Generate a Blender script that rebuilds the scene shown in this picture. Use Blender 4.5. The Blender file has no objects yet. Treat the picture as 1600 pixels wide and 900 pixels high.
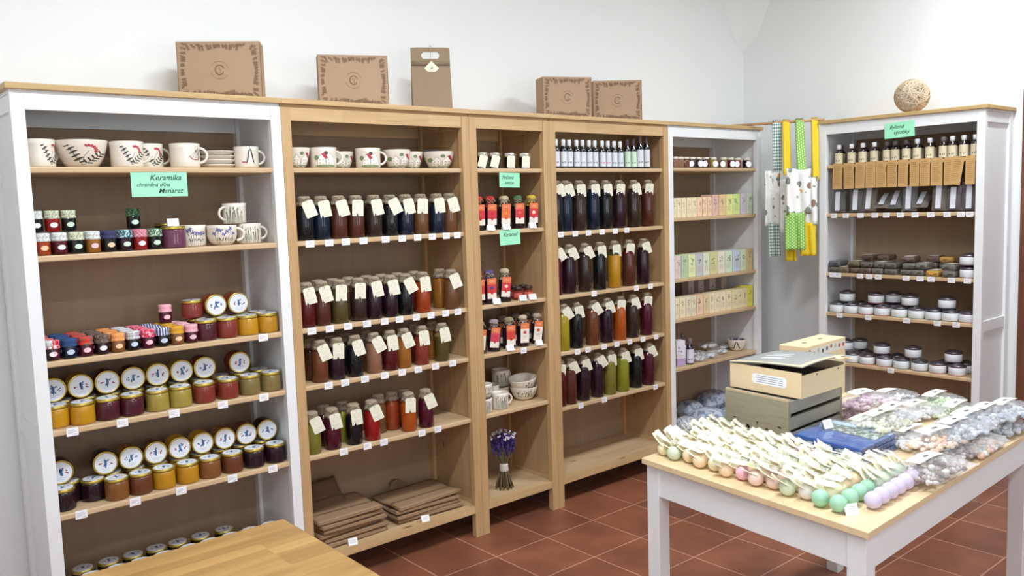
import bpy, bmesh, math, random
from mathutils import Vector, Matrix

C = bpy.context.scene.collection
SC = bpy.context.scene
PI = math.pi

# ---------------------------------------------------------------- camera, light, exposure
CF = 1324.18                                   # focal length in pixels of a 1600 px wide frame
CP = Vector((-0.55915, -3.04313, 1.54362))
YAW, PITCH, ROLL = 0.703584, -0.0987214, -0.0318725
_f = Vector((math.sin(YAW) * math.cos(PITCH), math.cos(YAW) * math.cos(PITCH), math.sin(PITCH)))
_r0 = Vector((math.cos(YAW), -math.sin(YAW), 0)); _u0 = _r0.cross(_f)
_r = _r0 * math.cos(ROLL) + _u0 * math.sin(ROLL)
_u = _u0 * math.cos(ROLL) - _r0 * math.sin(ROLL)
cd = bpy.data.cameras.new('camera'); cam = bpy.data.objects.new('camera', cd); C.objects.link(cam)
cd.sensor_width = 36; cd.lens = CF * 36 / 1600; cd.clip_start = 0.05
M = Matrix((_r, _u, -_f)).transposed().to_4x4(); M.translation = CP
cam.matrix_world = M
SC.camera = cam

w = bpy.data.worlds.new('world'); SC.world = w; w.use_nodes = True
w.node_tree.nodes['Background'].inputs[0].default_value = (0.86, 0.94, 1, 1)
w.node_tree.nodes['Background'].inputs[1].default_value = 3.4

def area(name, loc, sx, sy, power, col=(1, 0.97, 0.93), target=None):
    l = bpy.data.lights.new(name, 'AREA'); l.shape = 'RECTANGLE'; l.size = sx; l.size_y = sy
    l.energy = power; l.color = col
    o = bpy.data.objects.new(name, l); C.objects.link(o); o.location = loc
    if target:
        d = Vector(target) - Vector(loc); o.rotation_euler = d.to_track_quat('-Z', 'Y').to_euler()
    return o
area('ceiling_tube_lamp', (0.75, -1.55, 3.12), 1.2, 0.16, 44, (0.89, 0.955, 1))
area('ceiling_tube_lamp', (3.35, -1.75, 3.12), 1.2, 0.16, 34, (0.89, 0.955, 1))
area('ceiling_tube_lamp', (-0.9, -3.6, 3.12), 1.2, 0.16, 33, (0.89, 0.955, 1))

SC.view_settings.view_transform = 'Standard'; SC.view_settings.look = 'None'
SC.view_settings.gamma = 1; SC.view_settings.use_curve_mapping = False
SC.view_settings.exposure = 0.62
SC.cycles.max_bounces = 8; SC.cycles.diffuse_bounces = 5; SC.cycles.glossy_bounces = 3
SC.cycles.transparent_max_bounces = 12; SC.cycles.caustics_reflective = False; SC.cycles.caustics_refractive = False
SC.cycles.sample_clamp_indirect = 4

# ---------------------------------------------------------------- where a line of sight meets a plane or line
def ray(px, py): return _r * ((px - 800) / CF) + _u * ((450 - py) / CF) + _f
def onz(px, py, z):
    d = ray(px, py); return CP + d * ((z - CP.z) / d.z)
def solve(px, P, ax):
    """coordinate number ax of the point with the other coordinates of P that lies on the view column px"""
    k = _r - _f * ((px - 800) / CF); q = Vector(P) - CP; q[ax] = 0
    return -k.dot(q) / k[ax] + CP[ax]
def xat(px, Y, z): return solve(px, (0, Y, z), 0)
def yat(px, X, z): return solve(px, (X, 0, z), 1)

# ---------------------------------------------------------------- materials
def lin(h):
    if isinstance(h, str):
        h = h.lstrip('#'); c = [int(h[i:i + 2], 16) / 255 for i in (0, 2, 4)]
    else: c = [x / 255 for x in h]
    return tuple(x / 12.92 if x <= 0.04045 else ((x + 0.055) / 1.055) ** 2.4 for x in c) + (1,)
MATS = {}
def nodes(name):
    m = bpy.data.materials.new(name); m.use_nodes = True; nt = m.node_tree
    return m, nt, nt.nodes['Principled BSDF']
def mat(name, col, rough=0.5, metal=0, coat=0, spec=0.5, noise=0.0, nscale=30, bump=0.0, bscale=80, trans=0, sss=0, alpha=1, sheen=0):
    if name in MATS: return MATS[name]
    m, nt, b = nodes(name); N = nt.nodes.new; L = nt.links.new
    b.inputs['Base Color'].default_value = lin(col); b.inputs['Roughness'].default_value = rough
    b.inputs['Metallic'].default_value = metal; b.inputs['Coat Weight'].default_value = coat
    b.inputs['Coat Roughness'].default_value = 0.05
    b.inputs['Specular IOR Level'].default_value = spec; b.inputs['Transmission Weight'].default_value = trans
    b.inputs['Sheen Weight'].default_value = sheen
    b.inputs['Alpha'].default_value = alpha
    tc = None
    if noise or bump:
        tc = N('ShaderNodeTexCoord')
    if noise:
        n = N('ShaderNodeTexNoise'); n.inputs['Scale'].default_value = nscale; n.inputs['Detail'].default_value = 4
        L(tc.outputs['Object'], n.inputs['Vector'])
        mx = N('ShaderNodeMix'); mx.data_type = 'RGBA'
        c = lin(col)
        mx.inputs[6].default_value = tuple(x * (1 - noise) for x in c[:3]) + (1,)
        mx.inputs[7].default_value = tuple(min(1, x * (1 + noise)) for x in c[:3]) + (1,)
        L(n.outputs['Fac'], mx.inputs[0]); L(mx.outputs[2], b.inputs['Base Color'])
    if bump:
        n = N('ShaderNodeTexNoise'); n.inputs['Scale'].default_value = bscale; n.inputs['Detail'].default_value = 3
        L(tc.outputs['Object'], n.inputs['Vector'])
        bp = N('ShaderNodeBump'); bp.inputs['Strength'].default_value = bump; bp.inputs['Distance'].default_value = 0.01
        L(n.outputs['Fac'], bp.inputs['Height']); L(bp.outputs[0], b.inputs['Normal'])
    MATS[name] = m; return m

def wood(name, ca, cb, axis, stave=(0.5, 0.045), grain=14, rough=0.45, tone=0.5, knots=0.0, seed=0.0):
    """boards with grain along axis (0 x, 1 y, 2 z); staves of alternating tone"""
    key = name
    if key in MATS: return MATS[key]
    m, nt, b = nodes(name); N = nt.nodes.new; L = nt.links.new
    tc = N('ShaderNodeTexCoord'); sep = N('ShaderNodeSeparateXYZ'); L(tc.outputs['Object'], sep.inputs[0])
    o = [sep.outputs[i] for i in range(3)]
    others = [i for i in range(3) if i != axis]
    add = N('ShaderNodeMath'); add.operation = 'ADD'; L(o[others[0]], add.inputs[0]); L(o[others[1]], add.inputs[1])
    cmb = N('ShaderNodeCombineXYZ'); L(o[axis], cmb.inputs[0]); L(add.outputs[0], cmb.inputs[1])
    cmb.inputs[2].default_value = seed
    br = N('ShaderNodeTexBrick'); br.offset = 0.37; br.offset_frequency = 1; br.squash = 1
    br.inputs['Color1'].default_value = (0, 0, 0, 1); br.inputs['Color2'].default_value = (1, 1, 1, 1)
    br.inputs['Scale'].default_value = 1; br.inputs['Mortar Size'].default_value = 0
    br.inputs['Brick Width'].default_value = stave[0]; br.inputs['Row Height'].default_value = stave[1]
    L(cmb.outputs[0], br.inputs['Vector'])
    mp = N('ShaderNodeMapping'); sc = [grain * 3] * 3; sc[axis] = grain * 0.22; mp.inputs['Scale'].default_value = sc
    mp.inputs['Location'].default_value = (seed, seed * 2, seed * 3)
    L(tc.outputs['Object'], mp.inputs['Vector'])
    n = N('ShaderNodeTexNoise'); n.inputs['Scale'].default_value = 1; n.inputs['Detail'].default_value = 5; n.inputs['Distortion'].default_value = 0.6
    L(mp.outputs[0], n.inputs['Vector'])
    m1 = N('ShaderNodeMath'); m1.operation = 'MULTIPLY'; m1.inputs[1].default_value = tone
    rgb = N('ShaderNodeRGBToBW'); L(br.outputs['Color'], rgb.inputs[0]); L(rgb.outputs[0], m1.inputs[0])
    m2 = N('ShaderNodeMath'); m2.operation = 'MULTIPLY_ADD'; m2.inputs[1].default_value = 1.6; m2.inputs[2].default_value = -0.3 - tone * 0.5
    L(n.outputs['Fac'], m2.inputs[0])
    m3 = N('ShaderNodeMath'); m3.operation = 'ADD'; m3.use_clamp = True; L(m1.outputs[0], m3.inputs[0]); L(m2.outputs[0], m3.inputs[1])
    mx = N('ShaderNodeMix'); mx.data_type = 'RGBA'; mx.inputs[6].default_value = lin(ca); mx.inputs[7].default_value = lin(cb)
    L(m3.outputs[0], mx.inputs[0]); out = mx.outputs[2]
    if knots:
        mk = N('ShaderNodeMapping'); ks = [9.0] * 3; ks[axis] = 3.2; mk.inputs['Scale'].default_value = ks; mk.inputs['Location'].default_value = (seed * 3, seed, 0)
        L(tc.outputs['Object'], mk.inputs['Vector'])
        v = N('ShaderNodeTexVoronoi'); v.inputs['Scale'].default_value = 1; L(mk.outputs[0], v.inputs['Vector'])
        rp = N('ShaderNodeValToRGB'); rp.color_ramp.elements[0].position = 0.03 * knots; rp.color_ramp.elements[0].color = (1, 1, 1, 1)
        rp.color_ramp.elements[1].position = 0.11 * knots; rp.color_ramp.elements[1].color = (0, 0, 0, 1)
        L(v.outputs['Distance'], rp.inputs[0])
        mz = N('ShaderNodeMix'); mz.data_type = 'RGBA'; mz.inputs[7].default_value = lin((118, 82, 52))
        L(rp.outputs[0], mz.inputs[0]); L(out, mz.inputs[6]); out = mz.outputs[2]
    L(out, b.inputs['Base Color']); b.inputs['Roughness'].default_value = rough
    bp = N('ShaderNodeBump'); bp.inputs['Strength'].default_value = 0.08; bp.inputs['Distance'].default_value = 0.003
    L(n.outputs['Fac'], bp.inputs['Height']); L(bp.outputs[0], b.inputs['Normal'])
    MATS[key] = m; return m

def fabric(name, kind, ca, cb, scale=0.008, rough=0.9):
    if name in MATS: return MATS[name]
    m, nt, b = nodes(name); N = nt.nodes.new; L = nt.links.new
    tc = N('ShaderNodeTexCoord'); mp = N('ShaderNodeMapping'); mp.inputs['Scale'].default_value = (1 / scale,) * 3
    L(tc.outputs['Object'], mp.inputs['Vector'])
    mx = N('ShaderNodeMix'); mx.data_type = 'RGBA'; mx.inputs[6].default_value = lin(ca); mx.inputs[7].default_value = lin(cb)
    if kind == 'dots':                                            # staggered round dots
        sep = N('ShaderNodeSeparateXYZ'); L(mp.outputs[0], sep.inputs[0])
        def mt(op, x, y=None):
            q = N('ShaderNodeMath'); q.operation = op
            for k_, v_ in enumerate((x, y)):
                if v_ is None: continue
                if isinstance(v_, (int, float)): q.inputs[k_].default_value = v_
                else: L(v_, q.inputs[k_])
            return q.outputs[0]
        a_ = mt('SUBTRACT', sep.outputs[0], sep.outputs[1]); fl_ = mt('FLOOR', a_); b_ = mt('ADD', sep.outputs[2], mt('MULTIPLY', fl_, 0.5))
        da = mt('SUBTRACT', mt('FRACT', a_), 0.5); db = mt('SUBTRACT', mt('FRACT', b_), 0.5)
        r2 = mt('ADD', mt('MULTIPLY', da, da), mt('MULTIPLY', db, db)); L(mt('LESS_THAN', r2, 0.06), mx.inputs[0])
    elif kind == 'check':
        sep = N('ShaderNodeSeparateXYZ'); L(mp.outputs[0], sep.inputs[0]); s = []
        a = N('ShaderNodeMath'); a.operation = 'SUBTRACT'; L(sep.outputs[0], a.inputs[0]); L(sep.outputs[1], a.inputs[1])
        for src in (a.outputs[0], sep.outputs[2]):
            p = N('ShaderNodeMath'); p.operation = 'PINGPONG'; p.inputs[1].default_value = 1; L(src, p.inputs[0])
            g = N('ShaderNodeMath'); g.operation = 'GREATER_THAN'; g.inputs[1].default_value = 0.5; L(p.outputs[0], g.inputs[0])
            h = N('ShaderNodeMath'); h.operation = 'MULTIPLY'; h.inputs[1].default_value = 0.5; L(g.outputs[0], h.inputs[0]); s.append(h)
        a2 = N('ShaderNodeMath'); a2.operation = 'ADD'; L(s[0].outputs[0], a2.inputs[0]); L(s[1].outputs[0], a2.inputs[1]); L(a2.outputs[0], mx.inputs[0])
    elif kind == 'stripe':
        sep = N('ShaderNodeSeparateXYZ'); L(mp.outputs[0], sep.inputs[0])
        p = N('ShaderNodeMath'); p.operation = 'PINGPONG'; p.inputs[1].default_value = 1; L(sep.outputs[0], p.inputs[0])
        g = N('ShaderNodeMath'); g.operation = 'GREATER_THAN'; g.inputs[1].default_value = 0.5; L(p.outputs[0], g.inputs[0]); L(g.outputs[0], mx.inputs[0])
    else:                                                     # blotches
        v = N('ShaderNodeTexNoise'); v.inputs['Scale'].default_value = 1; v.inputs['Detail'].default_value = 1; L(mp.outputs[0], v.inputs['Vector'])
        rp = N('ShaderNodeValToRGB'); rp.color_ramp.elements[0].position = 0.5; rp.color_ramp.elements[1].position = 0.56
        L(v.outputs['Fac'], rp.inputs[0]); L(rp.outputs[0], mx.inputs[0])
    L(mx.outputs[2], b.inputs['Base Color']); b.inputs['Roughness'].default_value = rough
    MATS[name] = m; return m

def film_mat(name='clear cellophane', col=(250, 252, 255), gloss=0.06, scale=60):
    if name in MATS: return MATS[name]
    m = bpy.data.materials.new(name); m.use_nodes = True; nt = m.node_tree; nt.nodes.clear(); N = nt.nodes.new; L = nt.links.new
    o = N('ShaderNodeOutputMaterial'); t = N('ShaderNodeBsdfTransparent'); g = N('ShaderNodeBsdfPrincipled')
    g.inputs['Base Color'].default_value = lin(col); g.inputs['Roughness'].default_value = 0.12; g.inputs['Specular IOR Level'].default_value = 1
    tc = N('ShaderNodeTexCoord'); n = N('ShaderNodeTexNoise'); n.inputs['Scale'].default_value = scale; n.inputs['Detail'].default_value = 3; n.inputs['Distortion'].default_value = 1.5
    L(tc.outputs['Object'], n.inputs['Vector'])
    bp = N('ShaderNodeBump'); bp.inputs['Strength'].default_value = 1; bp.inputs['Distance'].default_value = 0.012; L(n.outputs['Fac'], bp.inputs['Height']); L(bp.outputs[0], g.inputs['Normal'])
    lw = N('ShaderNodeLayerWeight'); lw.inputs[0].default_value = 0.3; L(bp.outputs[0], lw.inputs['Normal'])
    ma = N('ShaderNodeMath'); ma.operation = 'MULTIPLY_ADD'; ma.inputs[1].default_value = 0.42; ma.inputs[2].default_value = gloss; ma.use_clamp = True; L(lw.outputs['Fresnel'], ma.inputs[0])
    x = N('ShaderNodeMixShader'); L(ma.outputs[0], x.inputs[0]); L(t.outputs[0], x.inputs[1]); L(g.outputs[0], x.inputs[2]); L(x.outputs[0], o.inputs[0])
    MATS[name] = m; return m

# ---------------------------------------------------------------- mesh building
class MB:
    def __init__(s): s.V = []; s.F = []; s.I = []; s.S = []
    def add(s, V, F, m=0, sm=False, T=None):
        b = len(s.V); s.V += [tuple(T @ Vector(v)) if T else tuple(v) for v in V]
        for f in F: s.F.append(tuple(i + b for i in f)); s.I.append(m); s.S.append(sm)
        return s
    def box(s, x0, x1, y0, y1, z0, z1, m=0, T=None, bev=0.0):
        if not bev:
            V = [(x, y, z) for z in (z0, z1) for y in (y0, y1) for x in (x0, x1)]
            return s.add(V, [(0, 2, 3, 1), (4, 5, 7, 6), (0, 1, 5, 4), (2, 6, 7, 3), (0, 4, 6, 2), (1, 3, 7, 5)], m, False, T)
        bm = bmesh.new(); bmesh.ops.create_cube(bm, size=1)
        for v in bm.verts: v.co = Vector(((x0 + x1) / 2 + v.co.x * (x1 - x0), (y0 + y1) / 2 + v.co.y * (y1 - y0), (z0 + z1) / 2 + v.co.z * (z1 - z0)))
        bmesh.ops.bevel(bm, geom=bm.edges[:], offset=bev, segments=2, profile=0.5, affect='EDGES')
        bm.verts.index_update()
        s.add([v.co[:] for v in bm.verts], [[v.index for v in f.verts] for f in bm.faces], m, False, T); bm.free(); return s
    def lathe(s, prof, n=24, m=0, T=None, sm=True, wob=None, ms=None):
        V = []; F = []
        for k, (r, z) in enumerate(prof):
            for i in range(n):
                a = 2 * PI * i / n; rr = r * (wob(a, k) if wob else 1); V.append((rr * math.cos(a), rr * math.sin(a), z))
        b = len(s.V); s.V += [tuple(T @ Vector(v)) if T else v for v in V]
        for k in range(len(prof) - 1):
            mm = ms[k] if ms else m
            for i in range(n):
                j = (i + 1) % n; s.F.append((b + k * n + i, b + k * n + j, b + (k + 1) * n + j, b + (k + 1) * n + i)); s.I.append(mm); s.S.append(sm)
        if prof[0][0] > 1e-5: s.F.append(tuple(b + i for i in reversed(range(n)))); s.I.append(ms[0] if ms else m); s.S.append(False)
        if prof[-1][0] > 1e-5: s.F.append(tuple(b + (len(prof) - 1) * n + i for i in range(n))); s.I.append(ms[-1] if ms else m); s.S.append(False)
        return s
    def tube(s, P, r, n=6, m=0, T=None, closed=False):
        P = [Vector(p) for p in P]; R = r if isinstance(r, (list, tuple)) else [r] * len(P); V = []; F = []
        up = None
        for k, p in enumerate(P):
            if closed: d = P[(k + 1) % len(P)] - P[k - 1]
            else: d = P[min(k + 1, len(P) - 1)] - P[max(k - 1, 0)]
            d.normalize()
            if up is None: up = d.orthogonal().normalized()
            up = (up - d * up.dot(d)); up = up.normalized() if up.length > 1e-6 else d.orthogonal().normalized()
            q = d.cross(up)
            for i in range(n):
                a = 2 * PI * i / n; V.append(p + (up * math.cos(a) + q * math.sin(a)) * R[k])
        K = len(P); seg = K if closed else K - 1
        for k in range(seg):
            for i in range(n):
                j = (i + 1) % n; k2 = (k + 1) % K; F.append((k * n + i, k * n + j, k2 * n + j, k2 * n + i))
        if not closed: F.append(tuple(reversed(range(n)))); F.append(tuple((K - 1) * n + i for i in range(n)))
        return s.add(V, F, m, True, T)
    def ball(s, c, r, m=0, nu=10, nv=6, T=None, sc=(1, 1, 1)):
        V = [(c[0], c[1], c[2] - r * sc[2])]; F = []
        for k in range(1, nv):
            t = -PI / 2 + PI * k / nv
            for i in range(nu):
                a = 2 * PI * i / nu; V.append((c[0] + r * sc[0] * math.cos(t) * math.cos(a), c[1] + r * sc[1] * math.cos(t) * math.sin(a), c[2] + r * sc[2] * math.sin(t)))
        V.append((c[0], c[1], c[2] + r * sc[2])); e = len(V) - 1
        for i in range(nu):
            j = (i + 1) % nu; F.append((0, 1 + j, 1 + i)); F.append((e, e - nu + i, e - nu + j))
            for k in range(nv - 2): a = 1 + k * nu; F.append((a + i, a + j, a + nu + j, a + nu + i))
        return s.add(V, F, m, True, T)
    def sheet(s, fn, nu, nv, th=0.0, m=0, sm=True, T=None, m2=None):
        """grid fn(u, v) with thickness th along its normal"""
        P = [[Vector(fn(i / nu, j / nv)) for i in range(nu + 1)] for j in range(nv + 1)]
        if not th:
            return s.add([p for r in P for p in r], [(j * (nu + 1) + i, j * (nu + 1) + i + 1, (j + 1) * (nu + 1) + i + 1, (j + 1) * (nu + 1) + i) for j in range(nv) for i in range(nu)], m, sm, T)
        A = []; B = []
        for j in range(nv + 1):
            for i in range(nu + 1):
                du = P[j][min(i + 1, nu)] - P[j][max(i - 1, 0)]; dv = P[min(j + 1, nv)][i] - P[max(j - 1, 0)][i]
                nn = du.cross(dv); nn = nn.normalized() if nn.length > 1e-12 else Vector((0, 0, 1))
                A.append(P[j][i] + nn * th / 2); B.append(P[j][i] - nn * th / 2)
        k = len(A); w = nu + 1; F = []
        for j in range(nv):
            for i in range(nu):
                a = j * w + i; F.append((a, a + 1, a + w + 1, a + w)); F.append((k + a, k + a + w, k + a + w + 1, k + a + 1))
        s.add(A + B, F, m, sm, T)
        E = []; 
        for i in range(nu): E.append((i, k + i, k + i + 1, i + 1)); a = nv * w + i; E.append((a, a + 1, k + a + 1, k + a))
        for j in range(nv): a = j * w; E.append((a, a + w, k + a + w, k + a)); a = j * w + nu; E.append((a, k + a, k + a + w, a + w))
        b = len(s.V) - 2 * k
        for f in E: s.F.append(tuple(i + b for i in f)); s.I.append(m if m2 is None else m2); s.S.append(False)
        return s
    def poly(s, P, th, m=0, T=None):
        """flat outline in local x/z, thickness th towards -y, front at y = -th"""
        n = len(P); V = [(x, -th, z) for x, z in P] + [(x, 0, z) for x, z in P]
        F = [tuple(range(n)), tuple(reversed(range(n, 2 * n)))] + [(i, i + n, (i + 1) % n + n, (i + 1) % n) for i in range(n)]
        return s.add(V, F, m, False, T)
    def mesh(s, name, mats):
        me = bpy.data.meshes.new(name); me.from_pydata(s.V, [], s.F); 
        for mm in mats: me.materials.append(mm)
        me.polygons.foreach_set('material_index', s.I); me.polygons.foreach_set('use_smooth', s.S); me.update(); return me

def T_(loc=(0, 0, 0), rx=0, ry=0, rz=0, sc=1):
    return Matrix.Translation(loc) @ Matrix.Rotation(rz, 4, 'Z') @ Matrix.Rotation(ry, 4, 'Y') @ Matrix.Rotation(rx, 4, 'X') @ Matrix.Scale(sc, 4)
MESH = {}
def part(name, mb, mats, parent=None, key=None, loc=None, rot=None, label=None, kind=None):
    """mb: an MB or a function that makes one; key: share the mesh between copies"""
    if not isinstance(mats, (list, tuple)): mats = [mats]
    if key is not None:
        k = (key,) + tuple(m.name for m in mats)
        if k not in MESH: MESH[k] = (mb() if callable(mb) else mb).mesh(name, mats)
        me = MESH[k]
    else: me = (mb() if callable(mb) else mb).mesh(name, mats)
    o = bpy.data.objects.new(name, me); C.objects.link(o)
    if parent: o.parent = parent
    if loc: o.location = loc
    if rot: o.rotation_euler = rot
    if label: o['label'] = label
    if kind: o['kind'] = kind
    return o
def tag(o, label, cat, group=None):
    o['label'] = label; o['category'] = cat
    if group: o['group'] = group
    return o
def thing(name, label, cat, loc=(0, 0, 0), rz=0, group=None, rot=None):
    o = bpy.data.objects.new(name, None); C.objects.link(o); o.empty_display_size = 0.02
    o.location = loc; o.rotation_euler = rot if rot else (0, 0, rz)
    return tag(o, label, cat, group)
def struct(name, mb, mats, parent=None):
    o = part(name, mb, mats, parent); o['kind'] = 'structure'; return o
ORD = ['first', 'second', 'third', 'fourth', 'fifth', 'sixth', 'seventh', 'eighth', 'ninth', 'tenth', 'eleventh', 'twelfth', 'thirteenth', 'fourteenth', 'fifteenth', 'sixteenth', 'seventeenth', 'eighteenth']
def rnd(seed): return random.Random(seed)

def text_mesh(txt, size, mname, shear=0.25, weight=0.0):
    cu = bpy.data.curves.new('lettering', 'FONT'); cu.body = txt; cu.size = size; cu.shear = shear; cu.align_x = 'CENTER'; cu.align_y = 'CENTER'
    cu.offset = weight; cu.resolution_u = 2
    o = bpy.data.objects.new('lettering', cu); C.objects.link(o)
    dg = bpy.context.evaluated_depsgraph_get(); me = bpy.data.meshes.new_from_object(o.evaluated_get(dg))
    bpy.data.objects.remove(o); me.materials.clear(); me.materials.append(mname); return me

# ---------------------------------------------------------------- common materials
WHITE = mat('white paint', (232, 234, 236), 0.35, noise=0.02, nscale=6)
PLASTER = mat('white plaster', (236, 238, 238), 0.9, noise=0.015, nscale=3, bump=0.12, bscale=14)
PINE_X = wood('pine along x', (186, 152, 108), (208, 176, 132), 0, (0.42, 0.05), knots=1.0, seed=0.3)
PINE_Z = wood('pine along z', (180, 144, 100), (204, 170, 124), 2, (0.55, 0.047), knots=0.8, seed=1.3)
PINE_Y = wood('pine side panel', (172, 138, 100), (192, 158, 116), 2, (0.8, 0.07), knots=0.7, seed=2.3)
SHELF = wood('pine shelf', (192, 162, 124), (212, 184, 146), 0, (0.6, 0.06), knots=0.9, seed=4.1)
OAKTOP = wood('waxed oak top', (180, 150, 100), (204, 174, 124), 0, (0.7, 0.05), knots=0.5, seed=5.1)
BACK = wood('brown veneer back', (158, 130, 104), (170, 144, 118), 2, (3, 0.3), grain=10, rough=0.6, tone=0.2, seed=3.0)
PAPER = mat('white card', (240, 240, 242), 0.7)
INK = mat('grey print', (150, 148, 150), 0.8)
INK2 = mat('light grey print', (200, 196, 204), 0.8)
# ---------------------------------------------------------------- the room
def tile_mat():
    m, nt, b = nodes('terracotta tiles'); N = nt.nodes.new; L = nt.links.new
    tc = N('ShaderNodeTexCoord'); mp = N('ShaderNodeMapping'); mp.inputs['Location'].default_value = (-1.994 + 0.3034 * 40 + 0.0015, 0.2287 + 0.3034 * 40 + 0.0015, 0)
    L(tc.outputs['Object'], mp.inputs['Vector'])
    br = N('ShaderNodeTexBrick'); br.offset = 0; br.squash = 1; br.inputs['Scale'].default_value = 1
    br.inputs['Brick Width'].default_value = 0.3034; br.inputs['Row Height'].default_value = 0.3034; br.inputs['Mortar Size'].default_value = 0.0034; br.inputs['Mortar Smooth'].default_value = 0.3
    br.inputs['Color1'].default_value = lin((122, 74, 54)); br.inputs['Color2'].default_value = lin((142, 88, 64)); br.inputs['Mortar'].default_value = lin((188, 142, 120))
    L(mp.outputs[0], br.inputs['Vector'])
    n = N('ShaderNodeTexNoise'); n.inputs['Scale'].default_value = 5; n.inputs['Detail'].default_value = 6; L(tc.outputs['Object'], n.inputs['Vector'])
    rp = N('ShaderNodeValToRGB'); rp.color_ramp.elements[0].color = (0.72, 0.72, 0.74, 1); rp.color_ramp.elements[0].position = 0.3; rp.color_ramp.elements[1].color = (1.18, 1.15, 1.1, 1); rp.color_ramp.elements[1].position = 0.7
    L(n.outputs['Fac'], rp.inputs[0])
    mx = N('ShaderNodeMix'); mx.data_type = 'RGBA'; mx.blend_type = 'MULTIPLY'; mx.inputs[0].default_value = 1
    L(br.outputs['Color'], mx.inputs[6]); L(rp.outputs[0], mx.inputs[7]); L(mx.outputs[2], b.inputs['Base Color'])
    b.inputs['Roughness'].default_value = 0.42
    bp = N('ShaderNodeBump'); bp.inputs['Strength'].default_value = 0.5; bp.inputs['Distance'].default_value = 0.002; bp.invert = True
    L(br.outputs['Fac'], bp.inputs['Height']); L(bp.outputs[0], b.inputs['Normal']); return m
X0, X1, Y0, Y1, ZC = -2.0, 4.482, -5.2, 0.392, 3.3
struct('floor', MB().box(X0, X1 + 0.12, Y0, Y1, -0.06, 0), tile_mat())
struct('wall_back', MB().box(X0 - 0.1, X1 + 0.1, Y1, Y1 + 0.1, 0, ZC), PLASTER)
struct('wall_left', MB().box(X0 - 0.1, X0, Y0, Y1, 0, ZC), PLASTER)
DY0, DY1, DZ = -2.42, -1.345, 2.066                    # brown door in the side wall
struct('wall_right', MB().box(X1, X1 + 0.1, DY1, Y1, 0, ZC).box(X1, X1 + 0.1, Y0, DY0, 0, ZC).box(X1, X1 + 0.1, DY0, DY1, DZ, ZC), PLASTER)
struct('ceiling', MB().box(X0, X1, Y0, Y1, ZC, ZC + 0.08), PLASTER)
# wall behind the camera with two bright windows
struct('wall_front', MB().box(X0, -0.9, Y0 - 0.1, Y0, 0, ZC).box(0.3, 1.8, Y0 - 0.1, Y0, 0, ZC).box(3.0, X1, Y0 - 0.1, Y0, 0, ZC)
       .box(-0.9, 0.3, Y0 - 0.1, Y0, 0, 0.9).box(1.8, 3.0, Y0 - 0.1, Y0, 0, 0.9).box(-0.9, 0.3, Y0 - 0.1, Y0, 2.4, ZC).box(1.8, 3.0, Y0 - 0.1, Y0, 2.4, ZC), PLASTER)
for i, wx in enumerate((-0.9, 1.8)):
    f = MB()
    for a, b in ((0, 0.06), (0.57, 0.63), (1.14, 1.2)): f.box(wx + a, wx + b, Y0 - 0.07, Y0 - 0.02, 0.9, 2.4)
    for a, b in ((0.9, 0.96), (2.34, 2.4), (1.9, 1.95)): f.box(wx, wx + 1.2, Y0 - 0.065, Y0 - 0.025, a, b)
    struct('window_%d' % (i + 1), f, WHITE)
door = MB().box(X1 + 0.02, X1 + 0.06, DY0 + 0.05, DY1 - 0.05, 0.0, DZ - 0.05)
BROWN = wood('dark brown door wood', (92, 50, 32), (118, 70, 46), 2, (3, 0.4), rough=0.4, seed=7)
dd = struct('door_1', door, BROWN)
struct('door_frame', MB().box(X1 - 0.02, X1 + 0.07, DY1 - 0.05, DY1 - 0.001, 0, DZ - 0.001).box(X1 - 0.02, X1 + 0.07, DY0 + 0.001, DY0 + 0.05, 0, DZ - 0.001).box(X1 - 0.02, X1 + 0.07, DY0 + 0.05, DY1 - 0.05, DZ - 0.05, DZ - 0.001), BROWN, dd)
part('handle', MB().tube([(X1, DY0 + 0.13, 1.02), (X1 - 0.03, DY0 + 0.13, 1.02), (X1 - 0.03, DY0 + 0.24, 1.02)], 0.008), mat('brass', (190, 160, 90), 0.3, 1), dd)
# the vault springs from the corner of the room
def vault(u, v):
    z = 2.52 + (ZC - 2.52) * v; a = 0.42 * (z - 2.52) ** 0.62 + 0.01
    A = Vector((X1 - a * 1.15, Y1 - 0.001, z)); B = Vector((X1 - 0.001, Y1 - a, z)); p = A.lerp(B, u)
    s = 0.28 * a * math.sin(PI * u); return (p.x + s * 0.5, p.y + s * 0.5, z)
vo = struct('ceiling_vault', MB().sheet(vault, 16, 20, 0.0), PLASTER)

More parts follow.
